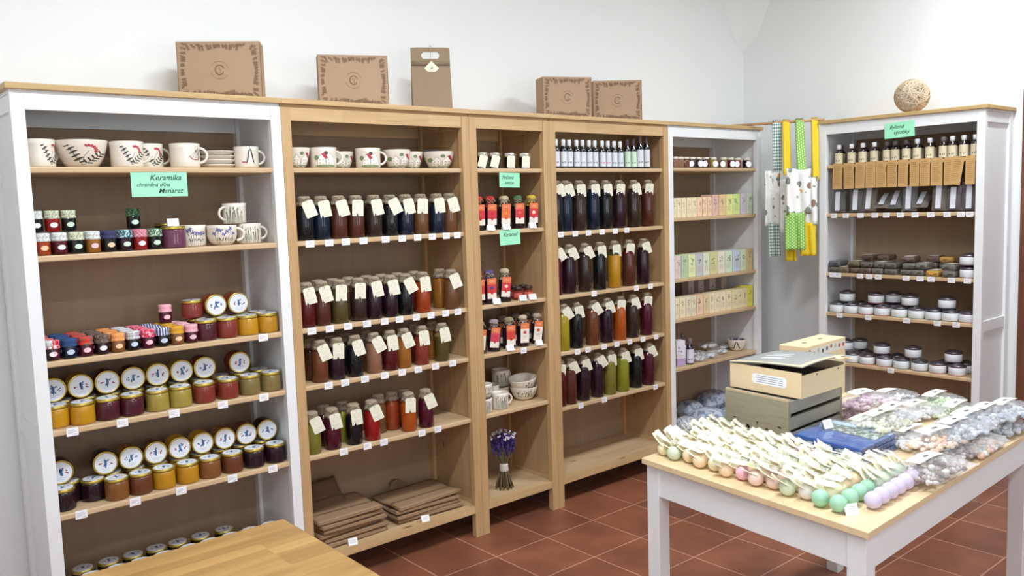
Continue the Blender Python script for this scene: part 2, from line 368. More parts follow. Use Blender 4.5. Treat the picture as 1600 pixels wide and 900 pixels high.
# ---------------------------------------------------------------- bookcases
PW = 0.0415
def bookcase(label, W, shelves, style, ov=(0, 0), side_mid=False):
    t = thing('bookcase', label, 'bookcase', group=None)
    D = 0.37; px, pz, ps = (WHITE, WHITE, WHITE) if style == 'white' else (PINE_X, PINE_Z, PINE_Y)
    part('top_board', MB().box(-ov[0], W + ov[1], -0.012, D + 0.008, 1.95, 1.97, bev=0.002), OAKTOP if style == 'white' else PINE_X, t)
    part('cornice', MB().box(0.002, W - 0.002, 0.006, D, 1.938, 1.9498), px, t)
    for x in (0, W - PW):
        part('post', MB().box(x + 0.0004, x + PW - 0.0004, 0, 0.03, 0, 1.938, bev=0.0015), pz, t)
        part('post', MB().box(x + 0.0004, x + PW - 0.0004, D - 0.045, D, 0, 1.938, bev=0.0015), pz, t)
        part('side_panel', MB().box(x + 0.014, x + PW - 0.014, 0.03, D - 0.045, 0.12, 1.93), ps, t)
        for za, zb in ((1.885, 1.937), (0.115, 0.17)) + (((0.80, 0.855),) if side_mid else ()):
            part('side_rail', MB().box(x + (0.004 if x == 0 else 0.0138), x + PW - (0.0138 if x == 0 else 0.004), 0.03, D - 0.045, za, zb), px, t)
    part('front_rail', MB().box(PW, W - PW, 0.002, 0.024, 1.888, 1.938, bev=0.001), px, t)
    part('rear_rail', MB().box(PW, W - PW, D - 0.03, D - 0.012, 1.865, 1.938), px, t)
    part('bottom_rail', MB().box(PW, W - PW, 0.002, 0.03, 0.116, 0.150, bev=0.001), PINE_X if style == 'pine' else WHITE, t)
    part('back_panel', MB().box(0.02, W - 0.02, D - 0.011, D - 0.004, 0.12, 1.93), BACK, t)
    for z in shelves:
        part('shelf', MB().box(0.0285, W - 0.0285, 0.012, D - 0.013, z - 0.02, z, bev=0.004), SHELF, t)
    part('bottom_shelf', MB().box(0.0285, W - 0.0285, 0.03, D - 0.012, 0.132, 0.150), SHELF, t)
    return t
SH = [1.71, 1.425, 1.08, 0.85, 0.565]
SH4 = [1.713, 1.397, 1.08, 0.793, 0.509]
U = {1: bookcase('white wide bookcase of ceramics and jam jars at the plain wall end', 0.9, SH, 'white', (0.012, 0), True),
     2: bookcase('wide pine bookcase with house-painted bowls on top and kraft bags at bottom', 0.9, SH, 'pine'),
     3: bookcase('narrow pine bookcase holding a lavender bouquet at the bottom', 0.49, SH, 'pine'),
     4: bookcase('wide pine bookcase of tall syrup bottles with an empty bottom shelf', 0.9, SH4, 'pine'),
     5: bookcase('white bookcase in the corner filled with pastel tea boxes', 0.9, [1.718, 1.435, 1.086, 0.855, 0.57], 'white', (0, 0.012)),
     6: bookcase('white bookcase beside the brown door with tins and brown bottles', 0.91, [1.71, 1.428, 1.08, 0.843, 0.552], 'white', (0.0, 0.012), True)}
UX = {1: 0.0, 2: 0.9, 3: 1.8, 4: 2.29, 5: 3.19}
for k, x in UX.items(): U[k].location = (x, 0, 0)
SX, SY = 4.097, -0.389
U[6].location = (SX, SY, 0); U[6].rotation_euler = (0, 0, -PI / 2)
SHZ = {1: SH, 2: SH, 3: SH, 4: SH4, 5: [1.718, 1.435, 1.086, 0.855, 0.57], 6: [1.71, 1.428, 1.08, 0.843, 0.552]}
SHZ = {k: v + [0.15] for k, v in SHZ.items()}
UN = {1: 'white jam bookcase', 2: 'wider pine bookcase beside it', 3: 'narrow pine bookcase', 4: 'pine bookcase of tall bottles', 5: 'white corner bookcase', 6: 'white bookcase by the door'}
UN[2] = 'pine bookcase with house mugs'
SN = ['top shelf', 'second shelf', 'third shelf', 'fourth shelf', 'fifth shelf', 'bottom shelf']

# ---------------------------------------------------------------- tables
E1 = Vector((0.9993, 0.036, 0)); E2 = Vector((0.105, 0.9945, 0)); TB = onz(1357, 832.5, 0.74); TZ = 0.74
def tp(u, v, z=TZ): p = TB + E1 * u + E2 * v; return Vector((p.x, p.y, z))
def tuv(p):
    d = Vector((p[0] - TB.x, p[1] - TB.y)); det = E1.x * E2.y - E1.y * E2.x
    return ((d.x * E2.y - d.y * E2.x) / det, (E1.x * d.y - E1.y * d.x) / det)
TM = Matrix(((E1.x, E2.x, 0, TB.x), (E1.y, E2.y, 0, TB.y), (0, 0, 1, 0), (0, 0, 0, 1)))
TW, TD = 1.24, 0.78
TROT = math.atan2(0.036 - 0.05, 1.0)
tt = thing('display_table', 'white table with pale wooden top covered in soap balls and cellophane bags', 'table', (0, 0, 0))
BEECH = wood('light beech top', (218, 192, 150), (230, 206, 166), 0, (1.5, 0.2), grain=10, rough=0.4, tone=0.15, seed=8)
part('tabletop', MB().box(0, TW, 0, TD, TZ - 0.018, TZ, T=TM, bev=0.0015), BEECH, tt)
LW = 0.052; ins = 0.012
for a in (ins, TW - ins - LW):
    for b in (ins, TD - ins - LW):
        part('leg', MB().box(a, a + LW, b, b + LW, 0, TZ - 0.0182, T=TM, bev=0.002), WHITE, tt)
part('apron_rail', MB().box(ins + 0.004, ins + 0.024, ins + LW, TD - ins - LW, TZ - 0.112, TZ - 0.0182, T=TM), WHITE, tt)
part('apron_rail', MB().box(TW - ins - 0.024, TW - ins - 0.004, ins + LW, TD - ins - LW, TZ - 0.112, TZ - 0.0182, T=TM), WHITE, tt)
part('apron_rail', MB().box(ins + LW, TW - ins - LW, ins + 0.004, ins + 0.024, TZ - 0.112, TZ - 0.0182, T=TM), WHITE, tt)
part('apron_rail', MB().box(ins + LW, TW - ins - LW, TD - ins - 0.024, TD - ins - 0.004, TZ - 0.112, TZ - 0.0182, T=TM), WHITE, tt)

BZ = 0.75; bc = onz(443, 809, BZ)
bt = thing('butcher_block_table', 'table with honey brown butcher block top in front of the jam bookcase', 'table', (bc.x, bc.y, 0))
BUT = wood('butcher block', (146, 111, 63), (180, 142, 86), 0, (0.32, 0.042), grain=12, rough=0.38, tone=0.75, seed=9)
part('tabletop', MB().box(-1.3, 0, -0.8, 0, BZ - 0.035, BZ, bev=0.006), BUT, bt)
for a in (-1.27, -0.09):
    for b in (-0.77, -0.09): part('leg', MB().box(a, a + 0.06, b, b + 0.06, 0, BZ - 0.0352, bev=0.002), WHITE, bt)
part('apron_rail', MB().box(-1.21, -0.09, -0.05, -0.03, BZ - 0.13, BZ - 0.0352), WHITE, bt)
part('apron_rail', MB().box(-0.05, -0.03, -0.71, -0.09, BZ - 0.13, BZ - 0.0352), WHITE, bt)
# ---------------------------------------------------------------- goods: one builder for each kind
def col(name, c, rough=0.12, coat=0.6, **k): return mat(name, c, rough, 0, coat, **k)
GOLD = mat('gold lid', (196, 172, 84), 0.28, 0.85)
STEEL = mat('pewter lid', (120, 116, 124), 0.3, 0.8)
JUTE = mat('jute cloth', (158, 142, 122), 0.95, noise=0.12, nscale=400, bump=0.3, bscale=500)
TWINE = mat('twine', (182, 166, 140), 0.9)
TAGM = mat('cream tag', (238, 236, 214), 0.7)
CERAMIC = mat('glazed cream ceramic', (228, 220, 208), 0.25, 0, 0.5)
KRAFT = mat('kraft card', (172, 144, 116), 0.85, noise=0.03, nscale=60)
KRAFTD = mat('brown print on kraft', (128, 102, 80), 0.9)
GREEN = mat('mint paper', (158, 232, 192), 0.75)
DGREEN = mat('dark green print', (44, 70, 56), 0.8)
LEAFG = mat('leaf green glaze', (64, 92, 66), 0.4); LEAFD = mat('dark leaf glaze', (52, 56, 50), 0.4); BERRY = mat('berry red glaze', (178, 48, 66), 0.4)
GRASSG = mat('grass green glaze', (116, 138, 98), 0.4); LILAC = mat('lilac glaze', (132, 130, 150), 0.4)
BLUEP = mat('blue print', (66, 96, 142), 0.6); DARKP = mat('dark print', (70, 66, 72), 0.7)
LID_W = mat('white lid print', (226, 230, 236), 0.35, 0, 0.3)
LIQ = {}
def liq(name, c):
    LIQ[name] = mat('bottle content ' + name, tuple(int(v * (0.92 if max(c) > 100 else 0.85)) for v in c), 0.09, 0, 0.12, spec=0.4); return LIQ[name]
for nm, c in {'black': (22, 24, 28), 'navy': (20, 34, 56), 'dark brown': (58, 42, 36), 'red brown': (92, 46, 36), 'dark red': (92, 22, 28), 'dark purple': (48, 24, 38), 'maroon': (84, 20, 40),
              'olive': (92, 80, 40), 'amber': (156, 98, 36), 'brown': (110, 72, 44), 'pinkish brown': (146, 104, 80), 'red': (150, 26, 24), 'orange': (178, 84, 26), 'orange red': (160, 62, 26),
              'yellow': (168, 150, 36), 'green yellow': (140, 142, 40), 'greenish yellow': (128, 122, 48), 'deep orange': (150, 62, 28), 'honey': (196, 142, 32), 'golden': (204, 148, 30), 'pale green': (170, 152, 70),
              'rusty red': (136, 56, 44), 'plum': (86, 34, 46), 'violet': (112, 62, 86), 'caramel': (138, 88, 46), 'chestnut': (110, 62, 40), 'khaki': (136, 118, 72), 'near black': (44, 24, 34), 'yellow honey': (200, 156, 44)}.items(): liq(nm, c)

def ell(cx, cz, a, b, rot, n=8): return [(cx + a * math.cos(t) * math.cos(rot) - b * math.sin(t) * math.sin(rot), cz + a * math.cos(t) * math.sin(rot) + b * math.sin(t) * math.cos(rot)) for t in [2 * PI * i / n for i in range(n)]]
def stroke(pts, w):
    """thin line as quads in flat coordinates"""
    out = []
    for (a, b) in zip(pts[:-1], pts[1:]):
        d = Vector((b[0] - a[0], b[1] - a[1])); 
        if d.length < 1e-6: continue
        nn = Vector((-d.y, d.x)).normalized() * w / 2
        out.append([(a[0] + nn.x, a[1] + nn.y), (a[0] - nn.x, a[1] - nn.y), (b[0] - nn.x, b[1] - nn.y), (b[0] + nn.x, b[1] + nn.y)])
    return out
def on_flat(shapes, y=-0.0004):
    mb = MB()
    for k, (P, m) in enumerate(shapes): mb.add([(x, y - 0.00002 * (k % 7), z) for x, z in P], [tuple(range(len(P)))], m)
    return mb
def on_round(shapes, rf, front=-PI / 2, lift=0.0006):
    """flat outlines wrapped on a surface of radius rf(z), centre turned to the front; filled in rings so that they follow the curve"""
    mb = MB()
    for k, (P, m) in enumerate(shapes):
        n = len(P); cx = sum(p[0] for p in P) / n; cz = sum(p[1] for p in P) / n
        big = max(abs(p[0] - cx) for p in P) > 0.004; fr = (0.45, 0.75, 1.0) if big else (1.0,)
        Q = [(cx, cz)] + [(cx + (x - cx) * f, cz + (z - cz) * f) for f in fr for x, z in P] if big else P
        V = []
        for s_, z in Q:
            r = rf(z) + lift + 0.00004 * (k % 9); a = front + s_ / max(r, 0.01); V.append((r * math.cos(a), r * math.sin(a), z))
        if big:
            F = [(0, 1 + i, 1 + (i + 1) % n) for i in range(n)] + [(1 + g * n + i, 1 + (g + 1) * n + i, 1 + (g + 1) * n + (i + 1) % n, 1 + g * n + (i + 1) % n) for g in range(len(fr) - 1) for i in range(n)]
        else: F = [tuple(range(n))]
        mb.add(V, F, m)
    return mb
# decorations, in metres, origin at the centre of the base
def deco_branch(h):
    S = []
    for side, n in ((-1, 5), (1, 5)):
        L = [(side * 0.001 + side * t * 0.036 if side > 0 else -t * 0.022, 0.10 * h + t * (0.4 if side > 0 else 0.62) * h) for t in [i / n for i in range(n + 1)]]
        for q in stroke(L, 0.0012): S.append((q, 0))
        for i in range(1, n + 1):
            x, z = L[i]; d = 0.95 if side > 0 else 1.4
            S.append((ell(x - 0.004, z + 0.005, 0.0066, 0.0021, d + 1.0 * side), 1)); S.append((ell(x + 0.005, z - 0.001, 0.0066, 0.0021, d - 1.0), 1))
    for i in range(7):
        a = 1.9 - i * 0.36; S.append((ell(0.012 + 0.014 * math.cos(a), 0.62 * h + 0.016 * math.sin(a), 0.0046, 0.0026, a), 2))
    for q in stroke([(0, 0.1 * h), (0.003, 0.4 * h), (0.012, 0.6 * h)], 0.001): S.append((q, 0))
    return S
def deco_berry(h):
    S = []
    for i in range(9):
        a = 3.5 + i * 0.3; S.append((ell(0.012 + 0.02 * math.cos(a), 0.52 * h + 0.017 * math.sin(a), 0.0028, 0.002, a + 1.5), 2))
    for i in range(5):
        a = 3.6 + i * 0.5
        for q in stroke([(0.016, 0.74 * h), (0.012 + 0.017 * math.cos(a), 0.52 * h + 0.014 * math.sin(a))], 0.0008): S.append((q, 1))
    for i in range(5): S.append((ell(0.024 + (i % 2) * 0.003, (0.35 + i * 0.1) * h, 0.006, 0.0015, 1.3), 1))
    return S
def deco_fern(h):
    S = []
    for i in range(7):
        for sg in (-1, 1): S.append((ell(0.004 + sg * (0.0035 + i * 0.0015), (0.82 - i * 0.09) * h, 0.0085, 0.0014, sg * -1.05), 1))
    for i in range(6): S.append((ell(-0.012 - i * 0.0028, 0.26 * h + 0.002 * (i % 2), 0.0024, 0.0018, 0.3), 2))
    for q in stroke([(-0.012, 0.3 * h), (-0.01, 0.6 * h), (0.004, 0.85 * h)], 0.0008): S.append((q, 0))
    return S
def deco_grass(h, seed=1):
    R = rnd(seed); S = []
    for i in range(16):
        x = -0.03 + i * 0.004; b = R.uniform(-0.006, 0.006); t = R.uniform(0.5, 0.86)
        for q in stroke([(x, 0.05 * h), (x + b * 0.3, 0.35 * h), (x + b, t * h)], 0.0017): S.append((q, R.choice((0, 1, 3))))
        if i % 3 == 0: S.append((ell(x + b, t * h, 0.0048, 0.002, 1.3), R.choice((0, 1))))
    return S
def deco_iris(h, seed=2):
    R = rnd(seed); S = []
    for i in range(7):
        x = -0.03 + i * 0.010; t = R.uniform(0.55, 0.85)
        for q in stroke([(x * 0.6, 0.06 * h), (x, t * h)], 0.0011): S.append((q, 1))
        for k in range(4): a = k * 1.57 + R.uniform(0, 1); S.append((ell(x + 0.004 * math.cos(a), t * h + 0.004 * math.sin(a), 0.0046, 0.0022, a), 4))
        S.append((ell(x * 0.8 + 0.004, 0.3 * h, 0.008, 0.0014, R.uniform(0.9, 2.2)), R.choice((1, 3))))
    return S
def deco_house(h, wide=0.0, seed=3, tree=True):
    R = rnd(seed); S = []
    S.append((ell(0, 0.10 * h, 0.03 + wide, 0.07 * h, 0, 14), 3))
    for i, (x, wd, hh, red) in enumerate(((-0.012 - wide * 0.5, 0.011, 0.42, seed % 2), (0.013, 0.012, 0.46, (seed + 1) % 2))):
        S.append(([(x - wd, 0.14 * h), (x + wd, 0.14 * h), (x + wd, hh * h), (x, (hh + 0.26) * h), (x - wd, hh * h)], 5))
        for q in stroke([(x - wd, 0.14 * h), (x - wd, hh * h), (x, (hh + 0.26) * h), (x + wd, hh * h), (x + wd, 0.14 * h)], 0.0007): S.append((q, 1))
        if red: S.append(([(x, (hh + 0.27) * h), (x + wd, hh * h), (x + wd + 0.008, (hh + 0.05) * h), (x + 0.009, (hh + 0.31) * h)], 2)); 
        for wx in (-0.005, 0.005):
            for wz in (0.24, 0.38): S.append((ell(x + wx, wz * h + 0.001, 0.0017, 0.0022, 0, 4), 1))
    if tree:
        S.append((ell(0.001, 0.72 * h, 0.006, 0.0075, 0, 10), 1 if seed % 2 else 3)); S.append((ell(-0.026 - wide, 0.5 * h, 0.007, 0.010, 0, 10), 3))
    return S
DECM = [LILAC, LEAFD, BERRY, GRASSG, mat('iris glaze', (96, 100, 150), 0.4), mat('house white glaze', (238, 234, 226), 0.4)]
DECM[0] = LEAFG
def arc_handle(r0, z0, z1, out, n=9):
    """handle loop in the x/z plane on the +x side"""
    P = []
    for i in range(n + 1):
        a = PI / 2 - PI * i / n; P.append((r0 + out * math.cos(a) * (1 if abs(a) < 1.5 else 0.9), 0, (z0 + z1) / 2 + (z1 - z0) / 2 * math.sin(a)))
    return P
def mug(label, r=0.045, h=0.078, kind='mug', deco='branch', handle=True, turn=0.0, hang=0.0, seed=1, name=None, cat=None, group='hand-painted ceramics', tilt=None):
    """turn: where the painting looks, hang: where the handle points (0 = +x)"""
    nm = name or {'mug': 'ceramic_mug', 'bowl': 'ceramic_bowl', 'cup': 'ceramic_cup'}[kind]
    t = thing(nm, label, cat or kind, group=group)
    if kind == 'mug': prof = [(r * 0.93, 0), (r * 0.99, 0.006), (r, h * 0.4), (r, h * 0.8), (r * 1.04, h)]
    elif kind == 'cup': prof = [(r * 0.62, 0), (r * 0.86, h * 0.2), (r * 1.0, h * 0.5), (r * 0.98, h * 0.85), (r, h)]
    else: prof = [(r * 0.5, 0), (r * 0.66, h * 0.12), (r * 0.84, h * 0.42), (r * 0.95, h * 0.75), (r, h * 0.97), (r, h)]
    def rf(z):
        for (a, za), (b, zb) in zip(prof[:-1], prof[1:]):
            if z <= zb: return a + (b - a) * (z - za) / max(zb - za, 1e-6)
        return prof[-1][0]
    th = 0.004
    part('body', lambda: MB().lathe([(0.0, 0.002), (prof[0][0] - 0.004, 0.002), (prof[0][0], 0)] + prof[1:] + [(prof[-1][0] - th, h)] + [(max(a - th, 0.002), max(z, 0.007)) for a, z in reversed(prof[:-1])] + [(0.0, 0.007)], 32), CERAMIC, t, key=('mug', kind, r, h))
    if handle:
        rr = rf(h * 0.5) - 0.003
        part('handle', lambda: MB().tube(arc_handle(rr, h * 0.2, h * 0.82, 0.028), [0.0052, 0.005, 0.0048, 0.0046, 0.0046, 0.0046, 0.0046, 0.0048, 0.005, 0.0052], 8), CERAMIC, t, key=('mugh', kind, r, h), rot=(0, 0, hang))
    if deco:
        sc = r / 0.045 * (1.25 if deco == 'house' else 1.0)
        S = {'branch': deco_branch, 'berry': deco_berry, 'fern': deco_fern}.get(deco)
        S = S(h) if S else (deco_grass(h, seed) if deco == 'grass' else deco_iris(h, seed) if deco == 'iris' else deco_house(h, 0.004 if kind != 'mug' else 0, seed))
        S = [([(x * sc, z) for x, z in P], m) for P, m in S]
        part('painted_decoration', on_round(S, rf, -PI / 2 + turn), DECM, t)
    return t

def price_card(label, loc, rz=0, tent=False, big=1.0, group='price cards'):
    def hang():
        m = MB().box(-0.0185, 0.0185, -0.0012, 0, -0.026, 0.0).box(-0.0185, 0.0185, -0.0012, 0.005, 0.0, 0.0008)
        for i, (a, b, z) in enumerate(((-0.014, 0.006, -0.006), (-0.014, 0.011, -0.011), (-0.014, 0.002, -0.015), (0.003, 0.014, -0.020))): m.box(a, b, -0.0016, -0.0011, z - 0.0011, z + 0.0011, 1)
        return m
    def tent_():
        m = MB().sheet(lambda u, v: (-0.019 + u * 0.038, -0.012 + v * 0.012, v * 0.026), 1, 1, 0.0008, 0, False).sheet(lambda u, v: (-0.019 + u * 0.038, 0.012 - v * 0.012, v * 0.026), 1, 1, 0.0008, 0, False)
        for z in (0.019, 0.014, 0.009): m.sheet(lambda u, v: (-0.013 + u * 0.026, -0.012 + (z + v * 0.0016) / 0.026 * 0.012 - 0.0012, z + v * 0.0016), 1, 1, 0, 1, False)
        return m
    o = part('price_card', tent_ if tent else hang, [PAPER, INK2], key='tent' if tent else 'hangcard')
    o.location = loc; o.rotation_euler = (0, 0, rz); o.scale = (big, 1, big) if not tent else (1, 1, 1); return tag(o, label, 'price card', group)

def tagcard(parent, y, z, rx, tilt, wdt=0.046, hgt=0.066, x=0.0, m=None, key=None, txt=True):
    """paper tag hanging from its top edge middle"""
    def f():
        mb = MB()
        mb.poly([(-wdt / 2, -hgt), (wdt / 2, -hgt), (wdt / 2, -0.006), (wdt / 2 - 0.006, 0), (-wdt / 2 + 0.006, 0), (-wdt / 2, -0.006)], 0.0007)
        if txt:
            P = [(0.011 * math.cos(a) , -0.024 + 0.011 * math.sin(a)) for a in [2 * PI * i / 14 for i in range(15)]]
            for q in stroke(P, 0.0009): mb.add([(a, -0.0009, b) for a, b in q], [(0, 1, 2, 3)], 1)
            for k in range(3): mb.add([(a, -0.0009, b) for a, b in [(-0.014, -0.046 - k * 0.006), (0.014 - k * 0.004, -0.046 - k * 0.006), (0.014 - k * 0.004, -0.0475 - k * 0.006), (-0.014, -0.0475 - k * 0.006)]], [(0, 3, 2, 1)], 1)
            mb.ball((0, -0.0008, -0.006), 0.0016, 2, 6, 4)
        return mb
    return part('paper_tag', f, [m or TAGM, INK2, DARKP], parent, key=('tagc', wdt, hgt, txt) if key is None else key, loc=(x, y, z), rot=(rx, tilt, 0))

def cloth_cap(parent, z, r, mats=None, flare=1.5, drop=0.03, seed=1, name='cloth_cap'):
    def f():
        R = rnd(seed); ph = R.uniform(0, 6)
        return MB().lathe([(0.0, z + 0.003), (r * 0.8, z + 0.0025), (r * 1.05, z - 0.002), (r * 1.04, z - 0.011), (r * 0.98, z - 0.014), (r * 1.2, z - 0.014 - drop * 0.4), (r * flare, z - 0.014 - drop * 0.75), (r * (flare - 0.06), z - 0.0145 - drop * 0.72), (r * 0.97, z - 0.016)], 28,
                   wob=lambda a, k: 1 + (0.10 * math.sin(7 * a + ph) + 0.05 * math.sin(11 * a + 2 * ph)) * (1 if 5 <= k <= 7 else 0))
    return part(name, f, mats or JUTE, parent, key=('ccap', name, round(z, 4), r, flare, drop, seed % 3))
def twine_bow(parent, z, r, seed=1, m=None):
    def f():
        R = rnd(seed); mb = MB()
        mb.tube([(r * math.cos(a), r * math.sin(a), z + 0.0015 * math.sin(3 * a)) for a in [2 * PI * i / 16 for i in range(16)]], 0.0014, 5, closed=True)
        for sg in (-1, 1):
            L = [(0, -r - 0.001, z)]
            for k in range(1, 6):
                t = k / 5; L.append((sg * (0.023 * t + R.uniform(-0.003, 0.003)), -r - 0.004 - 0.006 * math.sin(3 * t), z + 0.018 * math.sin(2.4 * t) * R.choice((1, 0.6)) - 0.012 * t * t * (1 if sg > 0 else 0.2)))
            mb.tube(L, 0.0016, 4)
            mb.tube([(0, -r - 0.002, z), (sg * 0.01, -r - 0.006, z + 0.009), (sg * 0.018, -r - 0.005, z + 0.002), (sg * 0.009, -r - 0.004, z - 0.005), (0, -r - 0.002, z)], 0.0011, 4)
        return mb
    return part('twine_bow', f, m or TWINE, parent, key=('bow', round(z, 4), r, seed % 5))

def bottle(label, content, h=0.175, r=0.033, tall=False, tilt=0.2, seed=1, top=None, tagx=0.004, split=None, group='syrup bottles with paper tags', notag=False):
    t = thing('syrup_bottle', label, 'bottle', group=group)
    R = rnd(seed)
    if tall: prof = [(r * 0.9, 0), (r, 0.004), (r, h * 0.40), (r, h * 0.70), (r * 0.93, h * 0.745), (r * 0.62, h * 0.81), (r * 0.46, h * 0.86), (r * 0.45, h * 0.965)]; nr = r * 0.52
    else: prof = [(r * 0.9, 0), (r, 0.004), (r, h * 0.35), (r, h * 0.66), (r * 0.92, h * 0.72), (r * 0.68, h * 0.80), (r * 0.62, h * 0.86), (r * 0.62, h * 0.96)]; nr = r * 0.7
    part('glass_bottle', lambda: MB().lathe([(0, 0.0005)] + prof + [(0, h * 0.965)], 28, ms=[0] * 4 + ([1] if split else [0]) * 5), [LIQ[content], LIQ[split] if split else LIQ[content]], t, key=('btl', h, r, tall, bool(split)))
    cloth_cap(t, h, nr, flare=1.3 if not tall else 1.7, drop=0.03 if not tall else 0.04, seed=seed, mats=top)
    twine_bow(t, h - 0.0145, nr * 1.0, seed)
    if not notag: tagcard(t, -(r + 0.002 if not tall else nr * 1.6 + 0.006), h - 0.017, 0.16 if tall else 0.05, tilt, x=tagx)
    return t

def low_jar(label, content, r=0.0396, h=0.0745, lying=False, seed=1, style=0, group='jam jars with gold lids', lid=GOLD, lidcol=None, name='jam_jar'):
    t = thing(name, label, 'jar', group=group); R = rnd(seed)
    ax = t
    kids = []
    prof = [(0, 0.0005), (r * 0.93, 0.0005), (r * 0.985, 0.004), (r, 0.012), (r * 0.995, h * 0.55), (r * 0.97, h * 0.76), (r * 0.93, h - 0.011), (0, h - 0.011)]
    kids.append(part('glass_jar', lambda: MB().lathe(prof, 30), LIQ[content], t, key=('lj', r, h)))
    kids.append(part('lid', lambda: MB().lathe([(r * 0.90, h - 0.0115), (r * 0.975, h - 0.0108), (r * 0.985, h - 0.009), (r * 0.97, h - 0.002), (r * 0.93, h), (r * 0.88, h - 0.0008), (0, h - 0.0012)], 30), lid, t, key=('ljl', r, h)))
    def lab():
        mb = MB().lathe([(r * 0.84, h - 0.0011), (r * 0.83, h + 0.0003), (0, h + 0.0003)], 24, sm=False)
        S = []; q = r * 0.84; rs = rnd(style * 7 + 3)
        for i in range(26):                                              # ring of small print
            a = 2 * PI * i / 26
            if style % 2 == 0 and 3.9 < a < 5.5: continue
            S.append((ell(q * 0.84 * math.cos(a), q * 0.84 * math.sin(a), q * 0.055, q * 0.022, a + PI / 2, 4), 3))
        for k in range(6): a = 1.57 + rs.uniform(-0.9, 0.9) + (k // 3) * PI; d = q * rs.uniform(0.1, 0.38); S.append((ell(d * math.cos(a), 0.05 * q + d * math.sin(a), q * 0.17, q * 0.07, a + rs.uniform(-0.6, 0.6), 7), 1))
        S.append((ell(0, q * 0.06, q * 0.11, q * 0.36, 0.1, 8), 1))
        for sg in (-1, 1):
            for k in range(3): S.append((ell(sg * q * 0.5 + rs.uniform(-0.1, 0.1) * q, -q * 0.02 + rs.uniform(-0.12, 0.16) * q, q * 0.11, q * 0.06, rs.uniform(0, 3), 6), 2 if style % 3 else 1))
        for k, wv in enumerate((0.45, 0.3)): S.append(([(-q * wv, -q * (0.5 + k * 0.16)), (q * wv, -q * (0.5 + k * 0.16)), (q * wv, -q * (0.55 + k * 0.16)), (-q * wv, -q * (0.55 + k * 0.16))][::-1], 3))
        for i, (P, m) in enumerate(S): mb.add([(x, y, h + 0.0006 + 0.00003 * (i % 5)) for x, y in P], [tuple(range(len(P)))], m)
        return mb
    kids.append(part('lid_label', lab, [LID_W, BLUEP, lidcol or mat('heart red print', (150, 60, 80), 0.6), INK2], t, key=('ljt', r, h, style)))
    if lying:                                                            # axis turned towards the viewer, resting on its side
        for k in kids: k.rotation_euler = (PI / 2 + 0.0, 0, 0); k.location = (0, h, r)
    return t

CAPF = {}
def capjar(label, content, capm, r=0.027, h=0.068, seed=1, labm=None, tuft=True, group='little jars with cloth caps'):
    t = thing('cloth_capped_jar', label, 'jar', group=group)
    part('glass_jar', lambda: MB().lathe([(0, 0.0005), (r * 0.9, 0.0005), (r, 0.005), (r, h * 0.62), (r * 0.86, h * 0.72), (r * 0.82, h * 0.92), (0, h * 0.93)], 22), LIQ[content], t, key=('cj', r, h))
    def cap():
        ph = rnd(seed).uniform(0, 6)
        return MB().lathe([(0, h), (r * 0.93, h - 0.0006), (r * 1.0, h - 0.004), (r * 0.99, h - 0.013), (r * 0.93, h - 0.016), (r * 1.0, h - 0.021), (r * 1.07, h - 0.027), (r * 1.04, h - 0.0272), (r * 0.9, h - 0.018)], 26,
                          wob=lambda a, k: 1 + 0.045 * math.sin(9 * a + ph) * (1 if 5 <= k <= 7 else 0))
    part('cloth_cap', cap, capm, t, key=('cjc', r, h, seed % 2))
    part('oval_label', lambda: on_round([(ell(0.004, h * 0.33, 0.0125, 0.0082, 0.05, 14), 0)], lambda z: r), labm or PAPER, t, key=('cjl', r, h))
    return t

def small_bottle(label, glass, lab, h=0.115, r=0.0185, cap='white', mark=None, kind='white', square=False, name='small_bottle', group=None):
    t = thing(name, label, 'bottle', group=group)
    part('glass_bottle', lambda: MB().lathe([(0, 0.0004), (r * 0.92, 0.0004), (r, 0.004), (r, h * 0.60), (r * 0.86, h * 0.68), (r * 0.5, h * 0.76), (r * 0.46, h * 0.82), (0, h * 0.82)], 20), glass, t, key=('sb', h, r))
    part('screw_cap', lambda: MB().lathe([(r * 0.52, h * 0.775), (r * 0.56, h * 0.78), (r * 0.56, h * 0.985), (r * 0.5, h), (0, h)], 18), mat('white plastic', (232, 236, 238), 0.35) if cap == 'white' else mat('grey cap', (110, 104, 110), 0.4), t, key=('sbc', h, r))
    def lb():
        z0, z1 = (h * 0.06, h * 0.58)
        mb = MB(); wl = r * 2.5 if not square else r * 2.5
        S = [([(-wl / 2 + i * wl / 10, z0) for i in range(11)] + [(wl / 2 - i * wl / 10, z1) for i in range(11)], 0)]
        for k in range(10): a, b = -wl / 2 + k * wl / 10, -wl / 2 + (k + 1) * wl / 10; mb2 = None
        S = [([(-wl / 2 + k * wl / 10, z0), (-wl / 2 + (k + 1) * wl / 10, z0), (-wl / 2 + (k + 1) * wl / 10, z1), (-wl / 2 + k * wl / 10, z1)], 0) for k in range(10)]
        S += [(ell(0.001, h * 0.2, r * 0.3, r * 0.26, 0.3, 8), 1), (ell(-r * 0.62, h * 0.2, r * 0.16, r * 0.2, 0.3, 6), 1)]
        for k in range(3): S.append(([(-r * 0.5, h * (0.34 + k * 0.07)), (r * 0.5, h * (0.34 + k * 0.07)), (r * 0.5, h * (0.355 + k * 0.07)), (-r * 0.5, h * (0.355 + k * 0.07))], 2))
        m_ = MB()
        for i, (P, m) in enumerate(S):
            V = []
            for s_, z in P: rr = r + (0.0005 if m == 0 else 0.0008); a = -PI / 2 + s_ / r; V.append((rr * math.cos(a), rr * math.sin(a), z))
            m_.add(V, [tuple(range(len(V)))], m, m == 0)
        return m_
    part('label', lb, [lab, mark or DARKP, INK2], t, key=('sbl', h, r, mark.name if mark else ''))
    return t

